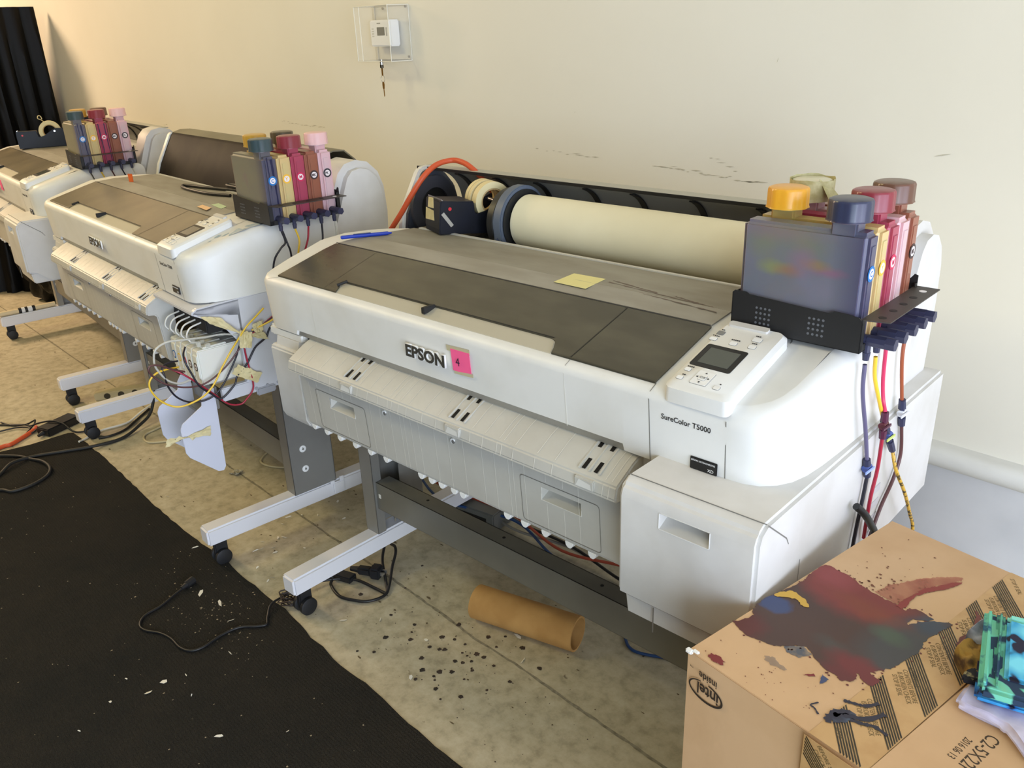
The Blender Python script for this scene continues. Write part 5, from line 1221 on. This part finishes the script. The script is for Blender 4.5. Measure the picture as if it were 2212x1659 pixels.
for i in range(len(mat_pts)):
    a_, b_ = mat_pts[i], mat_pts[(i+1) % len(mat_pts)]; L_ = math.hypot(b_[0]-a_[0], b_[1]-a_[1]); k = max(1, int(L_/.03)) if a_[1] > -.5 and b_[1] > -.5 else 1
    for q in range(k): P_.append((a_[0]+(b_[0]-a_[0])*q/k, a_[1]+(b_[1]-a_[1])*q/k+rnd.uniform(-.0025,.0025)*(k > 1), 0))
mb.poly([Vector(p) for p in P_], .005, (0,0,1))
o = mb.build('floor_mat', rug_mat(), smooth=0, loc=(0,0,.0008)); tag(o, 'long charcoal ribbed floor mat running along the feet of the printers', 'mat')
ZM = .0062

# ------------------------------------------------------------ cords and bits on the floor
wtube('power_cable', [(-1.36,-.6,ZM+.006), (-1.45,-.53,ZM+.006), (-1.411,-.449,ZM+.006), (-1.364,-.419,ZM+.006), (-1.362,-.354,ZM+.006), (-1.397,-.291,ZM+.006), (-1.446,-.264,ZM+.012), (-1.519,-.267,ZM+.014), (-1.594,-.288,ZM+.006), (-1.669,-.322,ZM+.006), (-1.76,-.40,ZM+.006)], .0058, mat('rubber_cord', (36,35,32), .6), 'black rubber cord looping on the far end of the mat', 'cable')
wtube('power_cable', [(-1.47,-.50,ZM+.006), (-1.550,-.413,ZM+.006), (-1.598,-.357,ZM+.014), (-1.613,-.276,ZM+.006), (-1.570,-.179,ZM+.006), (-1.526,-.080,.012), (-1.522,.036,.007), (-1.565,.130,.02), (-1.60,.20,.05), (-1.62,.24,.15), (-1.63,.25,.3), (-1.66,.26,.45)], .0065, mat('rubber_cord', (36,35,32), .6), 'thick black cable rising from the mat to the middle printer frame', 'cable')
wtube('extension_cord', [(-1.76,-.52,ZM+.009), (-1.815,-.345,.009), (-1.813,-.308,.009), (-1.846,-.255,.009), (-1.889,-.197,.010), (-1.896,-.178,.020)], .0085, orange_m, 'orange extension cord entering from the left edge beside the mat', 'cord')
t = thing('power_strip', 'black power strip on the concrete at the far end of the mat', 'power strip', (-1.845,-.10,0), R(-69))
mb = MB(); mb.box(-.075,.085,-.040,.034,0,.034,.004); mb.build('strip_body', black, t)
mb = MB(); mb.cyl((.085,0,.015), (.11,0,.012), .010, .006, n=10); mb.build('cord_grip', rubber, t)
wtube('power_cable', [(-2.12,-.33,.006), (-2.05,-.26,.006), (-1.98,-.206,.010), (-1.93,-.195,.016), (-1.90,-.17,.03), (-1.85,-.13,.042), (-1.80,-.10,.034), (-1.733,-.076,.008), (-1.70,.0,.006)], .004, wire_black, 'thin black wire crossing over the black power strip', 'cable')
wtube('power_cable', [(-2.1,-.27,.006), (-2.032,-.249,.006), (-1.975,-.205,.012), (-1.945,-.180,.028), (-1.935,-.172,.034), (-1.925,-.182,.02), (-1.911,-.203,.012), (-1.88,-.19,.012), (-1.87,-.21,.008), (-1.885,-.225,.008), (-1.91,-.205,.016), (-1.98,-.24,.008), (-2.0,-.34,.007)], .0035, wire_black, 'tangled black wire knot left of the black power strip', 'cable')
t = thing('power_strip', 'beige power strip with round sockets between the printer feet', 'power strip', (-2.06,.12,0), R(63))
mb = MB(); mb.box(0,.26,-.03,.025,0,.036,.004); mb.build('strip_body', mat('beige_plastic', (200,186,148), .5), t)
for k in range(3):
    mb = MB(); mb.cyl((.055+.06*k,-.0305,.018), (.055+.06*k,-.029,.018), .014, n=20); mb.build('socket', mat('socket_dark', (60,54,40), .6), t)
wtube('data_cable', [(-1.62,-.10,.010), (-1.634,-.080,.006), (-1.671,.004,.006), (-1.663,.089,.006), (-1.676,.133,.006), (-1.70,.19,.02), (-1.73,.26,.03)], .0045, mat('white_cable', (226,222,206), .5), 'white cable running under the middle printer foot', 'cable')
wtube('power_cable', [(-1.60,-.03,.006), (-1.585,.02,.006), (-1.60,.08,.006), (-1.66,.15,.006), (-1.74,.24,.006)], .005, wire_black, 'black cable curving behind the left foot of the middle printer', 'cable')
wtube('rope', [(-1.52,.21,.005), (-1.507,.173,.005), (-1.490,.123,.005), (-1.447,.099,.005), (-1.394,.106,.005), (-1.343,.172,.005), (-1.25,.26,.005)], .0045, mat('rope_cream', (198,184,146), .8, bump=.6, bscale=400), 'twisted cream rope lying on the concrete behind the hanging door plates', 'rope')
wtube('rope', [(-.98,.44,.005), (-.93,.36,.005), (-.88,.33,.005), (-.80,.36,.005), (-.70,.46,.005)], .004, mat('rope_cream', (198,184,146), .8, bump=.6, bscale=400), 'pale rope on the concrete under the middle printer crossbeam', 'rope')
# plug cord on the mat
cp = [(-.060,-.030,.012), (-.049,-.089,ZM+.010), (-.010,-.125,ZM+.004), (.016,-.142,ZM+.004), (.004,-.166,ZM+.004), (-.028,-.203,ZM+.004), (-.033,-.255,ZM+.004), (-.023,-.307,ZM+.004), (-.033,-.339,ZM+.004), (-.067,-.354,ZM+.004), (-.122,-.356,ZM+.004), (-.168,-.368,ZM+.004), (-.210,-.392,ZM+.004), (-.245,-.393,ZM+.004), (-.275,-.366,ZM+.004), (-.286,-.313,ZM+.004), (-.308,-.262,ZM+.005), (-.316,-.236,ZM+.007)]
o = wtube('power_cable', cp, .0036, wire_black, 'thin black power cord snaking over the mat to a loose socket end', 'cord')
L0 = o.location; mb = MB(); a_ = Vector((-.315,-.240,ZM+.009))-L0; b_ = Vector((-.330,-.196,ZM+.010))-L0; d = b_-a_
mb.cyl(a_, a_+d*.45, .006, .009, n=12); mb.cyl(a_+d*.42, b_, .0115, .0125, n=8); mb.build('plug', rubber, o)
# cord bundle under the right printer foot
wtube('power_cable', [(-.05,.02,.03), (-.03,.10,.02), (-.012,.085,.008), (.05,.073,.006), (.10,.092,.006), (.135,.120,.006), (.145,.168,.006), (.118,.205,.012), (.075,.249,.03), (.045,.285,.045), (.02,.302,.05), (-.02,.315,.035)], .0045, wire_black, 'outer loop of black cord coiled under the left foot of the right printer', 'cord')
wtube('power_cable', [(-.03,.315,.06), (-.005,.28,.05), (.03,.245,.03), (.10,.205,.012), (.140,.178,.006), (.10,.168,.006), (.03,.151,.010), (-.014,.116,.012), (-.04,.06,.02)], .0045, wire_black, 'inner loop of black cord coiled under the left foot of the right printer', 'cord')
t = thing('plug', 'black mains plug lying under the left foot of the right printer', 'plug', (.045,.205,.0), R(30))
mb = MB(); mb.box(-.055,-.01,-.012,.012,.006,.032,.005); mb.cyl((-.08,0,.019), (-.052,0,.019), .007, .010, n=10); mb.box(-.012,.022,-.020,.020,.002,.040,.006); mb.build('plug_body', rubber, t)
mb = MB(); mb.box(.022,.036,-.010,-.006,.014,.026); mb.box(.022,.036,.006,.010,.014,.026); mb.build('prong', silver, t)
t = thing('power_adapter', 'flat black power adapter behind the front caster of the right printer', 'adapter', (-.01,.135,0), R(20))
mb = MB(); mb.box(-.04,.03,-.018,.018,.002,.022,.004); mb.build('adapter_body', rubber, t)
# tangle at the caster
mb = MB(); rnd = random.Random(5); pts = []
for k in range(26): 
    a_ = k*1.9; pts.append((.022*math.cos(a_)+rnd.uniform(-.008,.008), .022*math.sin(a_)+rnd.uniform(-.008,.008), .004+.035*rnd.random()))
mb.tube(pts, .0022, 6, 5); o = mb.build('wire_tangle', mat('tangle_brown', (46,34,28), .5), loc=(-.022,-.048,.006), smooth=80); tag(o, 'small tangle of dark wire around the front caster of the right printer', 'wire')
# cables behind the right printer
rnd = random.Random(12)
cc = [((36,70,120),'blue'), ((150,146,136),'grey'), ((36,70,120),'blue'), ((170,74,50),'orange'), ((150,146,136),'grey'), ((30,30,34),'black'), ((150,146,136),'grey'), ((36,70,120),'blue')]
for i, (c_, nm) in enumerate(cc):
    y0 = .54+.035*i; pts = [(-.3+rnd.uniform(-.1,.1), y0+.02, .03+.02*(i % 3))]
    for k in range(1, 7): pts.append((-.3+.24*k, y0+rnd.uniform(-.06,.06), .014+.014*(i % 4)+rnd.uniform(0,.03)))
    wtube('floor_cable', pts, .0045, mat('cable_'+nm, c_, .5), '%s cable trailing on the floor behind the crossbeam of the right printer' % nm, 'cable', 'cables on the floor behind the right printer' )
t = thing('junction_box', 'grey metal box on the floor behind the crossbeam of the right printer', 'box', (-.02,.58,0), R(10))
mb = MB(); mb.box(0,.16,0,.10,0,.07,.004); mb.build('box_body', mat('dull_grey', (104,104,98), .6), t)
mb = MB(); mb.box(.03,.13,-.001,.0,.015,.05,.0); mb.build('box_opening', black, t)
wtube('data_cable', [(.70,.56,.006), (.768,.503,.005), (.80,.482,.005), (.835,.485,.005), (.90,.52,.005)], .004, mat('cable_blue', (36,70,120), .5), 'short blue cable in front of the cardboard box on the concrete', 'cable')
# cardboard tube
ax = Vector((.70-.405, .385-.295, 0)); L_ = ax.length
t = thing('cardboard_tube', 'brown cardboard core tube lying on the concrete under the right printer', 'tube', (.405,.300,.0475), math.atan2(ax.y, ax.x))
mb = MB(); mb.cyl((0,0,0), (L_,0,0), .0475, n=56, hole=.042); mb.build('tube_wall', cardtube, t)
# plastic pipe on far left foot
wtube('plastic_pipe', xp(P1, [(.03,-.12,.150), (.03,.05,.150), (.03,.22,.150)]), .0135, pipe_m, 'cream plastic pipe resting on the foot of the far left printer', 'pipe', smooth=0, n=20)
a0 = Vector(xf(P1, (.03,.03,.150))); a1 = Vector(xf(P1, (.03,.115,.150))); dd = a1-a0
t = tag(bpy.data.objects.new('pipe_clamp', None), 'black and white banded clamp around the cream pipe on the far left', 'clamp'); col.objects.link(t); t.location = a0
for k, (u0, u1, m) in enumerate(((0,.18,black), (.18,.38,white_m), (.38,.55,black), (.55,.82,white_m), (.82,1,black))):
    mb = MB(); mb.cyl(dd*u0, dd*u1, .0155, n=20); mb.build('clamp_band', m, t)
# paper scraps
scr = [(-.252,.138),(-.386,.062),(-.356,.021),(-.352,.038),(-.436,.163),(-.437,.239),(-.396,.277),(-.422,.374),(-.310,.326),(-.358,.125),(.467,.015),(.382,.132),(.221,.097),(.629,.257),(-.184,-.014),(-.178,-.033),(.147,.022),(.551,.314),(-.266,-.021),(-.915,-.031),(-.46,.20),(-.33,.07),(-.37,.11),(-.30,.06)]
rnd = random.Random(31)
def scrap(x, y, z, s_, m, label, grp):
    a_ = rnd.random()*6.28; l_ = s_*rnd.uniform(.7,1.5); w_ = s_*rnd.uniform(.15,.5)
    P_ = [(-l_,-w_*.6,0), (l_*.3,-w_,0), (l_,-w_*.2,.001), (l_*.6,w_,.002), (-l_*.5,w_*.8,.001)]
    mb = MB(); mb.poly([Vector(p) for p in P_], .0006, (0,0,1)); o = mb.build('paper_scrap', m, smooth=0, loc=(x,y,z), rz=a_); tag(o, label, 'scrap', grp)
for x, y in scr: scrap(x, y, .0008, .008 if x < .3 else .010, paper_scrap, 'small torn sliver of white paper lying on the bare concrete', 'white paper slivers on the concrete')
scm = [(-.175,-.188,.013),(.025,-.439,.012),(.300,-.423,.013),(-.078,-.202,.007),(.048,-.268,.007),(-.263,-.206,.014),(-.057,-.503,.007),(.035,-.483,.008),(.405,-.301,.005),(.043,-.388,.007),(.124,-.410,.005),(-.003,-.563,.006),(.041,-.652,.005),(-.511,-.109,.008)]
for x, y, s_ in scm: scrap(x, y, ZM, s_, paper_scrap, 'small pale scrap lying on the charcoal floor mat', 'pale scraps on the floor mat')
mb = MB()
for k in range(300):
    if k < 130: x = rnd.gauss(-.15,.14); y = rnd.gauss(-.20,.06)
    else: x = rnd.uniform(-1.5,1.2); y = rnd.uniform(-1.1,-.1)
    if y > -.09: continue
    s_ = rnd.uniform(.0008,.0028)
    mb.poly([(x+s_*math.cos(q/5*6.283)*rnd.uniform(.4,1.5), y+s_*math.sin(q/5*6.283)*rnd.uniform(.4,1.5), ZM+.0004) for q in range(5)], nrm=(0,0,1))
o = mb.build('debris_specks', mat('speck_pale', (150,138,116), .9), smooth=0); o['kind'] = 'stuff'; tag(o, 'scattered pale dust specks and crumbs on the charcoal mat', 'debris')
drops = [(.319,.006),(.294,.062),(.328,.125),(.350,.105),(.404,.170),(.436,.187),(.472,.194),(.411,.121),(.448,.143),(.437,.134),(.492,.167),(.523,.190),(.510,.168),(.503,.133),(.521,.143),(.534,.162),(.527,.101),(.466,.053),(.561,.141),(.504,.079),(.506,.059),(.570,.106),(.518,.052),(.588,.191),(.593,.290),(.496,.257),(.540,.245),(.527,.290),(.226,.130),(.103,.339),(.083,.125),(.546,.195),(.680,.266),(.155,.234),(.308,.150),(.398,.235),(.544,.034),(.554,.145),(.283,-.023),(.61,.06),(.58,.02),(.64,.12),(.66,.18),(.48,.02),(.43,.08)]
mb = MB()
for x, y in drops:
    r_ = rnd.uniform(.003,.0075)
    mb.poly([(x+r_*math.cos(q/16*6.283)*rnd.uniform(.75,1.3), y+r_*math.sin(q/16*6.283)*rnd.uniform(.75,1.3), .0009) for q in range(16)], nrm=(0,0,1))
for k in range(90):
    x = rnd.gauss(.5,.2); y = rnd.gauss(.14,.1); r_ = rnd.uniform(.0006,.002)
    mb.poly([(x+r_*math.cos(q/6*6.283), y+r_*math.sin(q/6*6.283), .0009) for q in range(6)], nrm=(0,0,1))
o = mb.build('ink_drips', mat('drip_dark', (52,46,42), .5, c2=(78,62,54), nscale=40), smooth=0); o['kind'] = 'stuff'; tag(o, 'dark dried ink drips spattered on the concrete near the cardboard tube', 'ink drips')
mb = MB()
for k in range(160):
    x = rnd.uniform(-3.2,1.0); y = rnd.uniform(-.05,.5) if x > -1.7 else rnd.uniform(-.6,.5); r_ = rnd.uniform(.001,.004)
    e_ = rnd.uniform(.5,3)
    mb.poly([(x+r_*e_*math.cos(q/7*6.283)*rnd.uniform(.5,1.3), y+r_*math.sin(q/7*6.283)*rnd.uniform(.5,1.3), .0008) for q in range(7)], nrm=(0,0,1))
o = mb.build('floor_grit', mat('grit_brown', (104,90,66), .8), smooth=0); o['kind'] = 'stuff'; tag(o, 'brown grit and specks scattered over the bare concrete floor', 'debris')
mb = crumple([(-.905,.20,.004), (-.865,.215,.012), (-.875,.25,.010), (-.915,.235,.004)], amp=.005, seed=40)
tag(mb.build('plastic_scrap', mat('milky_plastic', (190,182,158), .5), smooth=20), 'crumpled milky plastic scrap on the concrete under the middle printer', 'scrap')

# ------------------------------------------------------------ black plastic sheeting
bag = mat('black_sheeting', (4,4,4), .5, bump=.8, bscale=22, spec=.18)
t_ = []
def drape(name, path, zt, label, seed, amp=.03, zrows=14, flare=.06, xoff=None):
    rnd = random.Random(seed); P_ = catmull([Vector(p+(0,)) for p in path], 14); G = []
    for r_ in range(zrows+1):
        v = r_/zrows; row = []
        for i, p_ in enumerate(P_):
            d = (P_[min(i+1,len(P_)-1)]-P_[max(i-1,0)]).normalized(); nrm = Vector((d.y, -d.x, 0))
            s_ = amp*(math.sin(i*1.1+seed)+.6*math.sin(i*2.3+.8*v*3))*(.25+.75*v)+flare*v*v
            q = p_+nrm*s_; q.z = (zt if not callable(zt) else zt(i/len(P_)))*(1-v)+.002
            if xoff: q.x += xoff(v)
            row.append(q)
        G.append(row)
    mb = MB(); mb.grid(G)
    c_ = sum((Vector(p) for p in G[0]), Vector())/len(G[0]); b = bmesh.new(); c0 = b.verts.new(c_+Vector((0,0,.01))); vs_ = [b.verts.new(p) for p in G[0]]
    for a_, b2_ in zip(vs_, vs_[1:]): b.faces.new([c0, a_, b2_])
    mb._merge(b)
    bmesh.ops.remove_doubles(mb.bm, verts=mb.bm.verts, dist=1e-4)
    o = mb.build(name, bag, smooth=50); return tag(o, label, 'plastic sheet')
drape('plastic_sheet', [(-6.6,.30), (-5.6,.28), (-4.75,.34), (-4.45,.50), (-4.41,.70), (-4.40,.94)], lambda u: 1.75, 'tall black plastic sheeting draped against the wall at the far left', 2, .022, flare=.10)
drape('plastic_sheet', [(-5.2,.20), (-4.8,.12), (-4.62,.22), (-4.6,.45), (-4.7,.60)], lambda u: 1.25, 'shorter black sheet bunched in front of the tall black sheeting', 6, .03, flare=.03)
mb = MB(); b = bmesh.new(); bmesh.ops.create_icosphere(b, subdivisions=5, radius=1)
rnd = random.Random(3)
for v in b.verts:
    n_ = v.co.copy(); k = 1+.10*math.sin(n_.x*7+n_.z*5)+.07*math.sin(n_.y*13+n_.z*9)+.05*math.sin(n_.x*21+n_.y*17)
    v.co = Vector((n_.x*.42*k, n_.y*.26*k, max(-.28, n_.z*.36*k)))
mb._merge(b); o = mb.build('rubbish_bag', bag, smooth=60, loc=(-3.98,.66,.282)); tag(o, 'shiny black rubbish bag on the floor beneath the far left printer', 'bag')
# ------------------------------------------------------------ light
def area(name, loc, tgt, sx, sy, e, c):
    l = bpy.data.lights.new(name, 'AREA'); l.shape = 'RECTANGLE'; l.size = sx; l.size_y = sy; l.energy = e; l.color = c
    o = bpy.data.objects.new(name, l); col.objects.link(o); o.location = loc
    o.rotation_euler = (Vector(tgt)-Vector(loc)).to_track_quat('-Z', 'Y').to_euler(); return o
area('ceiling_lamp_far', (-6.0,-1.0,3.2), (-4.0,.3,.6), .5, 1.2, 190, (1.0,.72,.46))
area('ceiling_lamp_near', (-1.9,-1.7,3.3), (-.4,.4,.7), 1.2, .3, 36, (1.0,.86,.42))
area('open_garage_door', (4.6,-2.4,1.25), (.8,.2,.7), 3.0, 2.3, 176, (.72,.855,1.0))
area('side_daylight_fill', (5.6,-.6,1.25), (.8,.2,.7), 2.6, 2.3, 134, (.76,.79,1.0))  # added fill light for the right-facing sides, not a known door
wd = bpy.data.worlds.new('world'); scene.world = wd; wd.use_nodes = True
wd.node_tree.nodes['Background'].inputs[0].default_value = (.80,.86,1.0,1); wd.node_tree.nodes['Background'].inputs[1].default_value = .04

# ------------------------------------------------------------ camera
a, b, c = R(43.748+3.2955), R(-22.8177), R(-2.2782)
fw = Vector((-math.sin(a)*math.cos(b), math.cos(a)*math.cos(b), math.sin(b)))
ri = Vector((math.cos(a), math.sin(a), 0)); up = ri.cross(fw)
rx = ri*math.cos(c)+up*math.sin(c); uy = -ri*math.sin(c)+up*math.cos(c)
cam = bpy.data.cameras.new('camera'); co = bpy.data.objects.new('camera', cam); col.objects.link(co)
cp_ = Vector(xf((0,0,3.2955), (1.8476,-1.0384,1.5138)))
co.matrix_world = Matrix(((rx.x, uy.x, -fw.x, cp_.x), (rx.y, uy.y, -fw.y, cp_.y), (rx.z, uy.z, -fw.z, cp_.z), (0,0,0,1)))
cam.sensor_width = 36; cam.lens = 1823.68/2212*36; cam.clip_start = .02
scene.camera = co
vs = scene.view_settings; vs.view_transform = 'Standard'; vs.look = 'None'; vs.gamma = 1; vs.use_curve_mapping = False
vs.exposure = 0.0
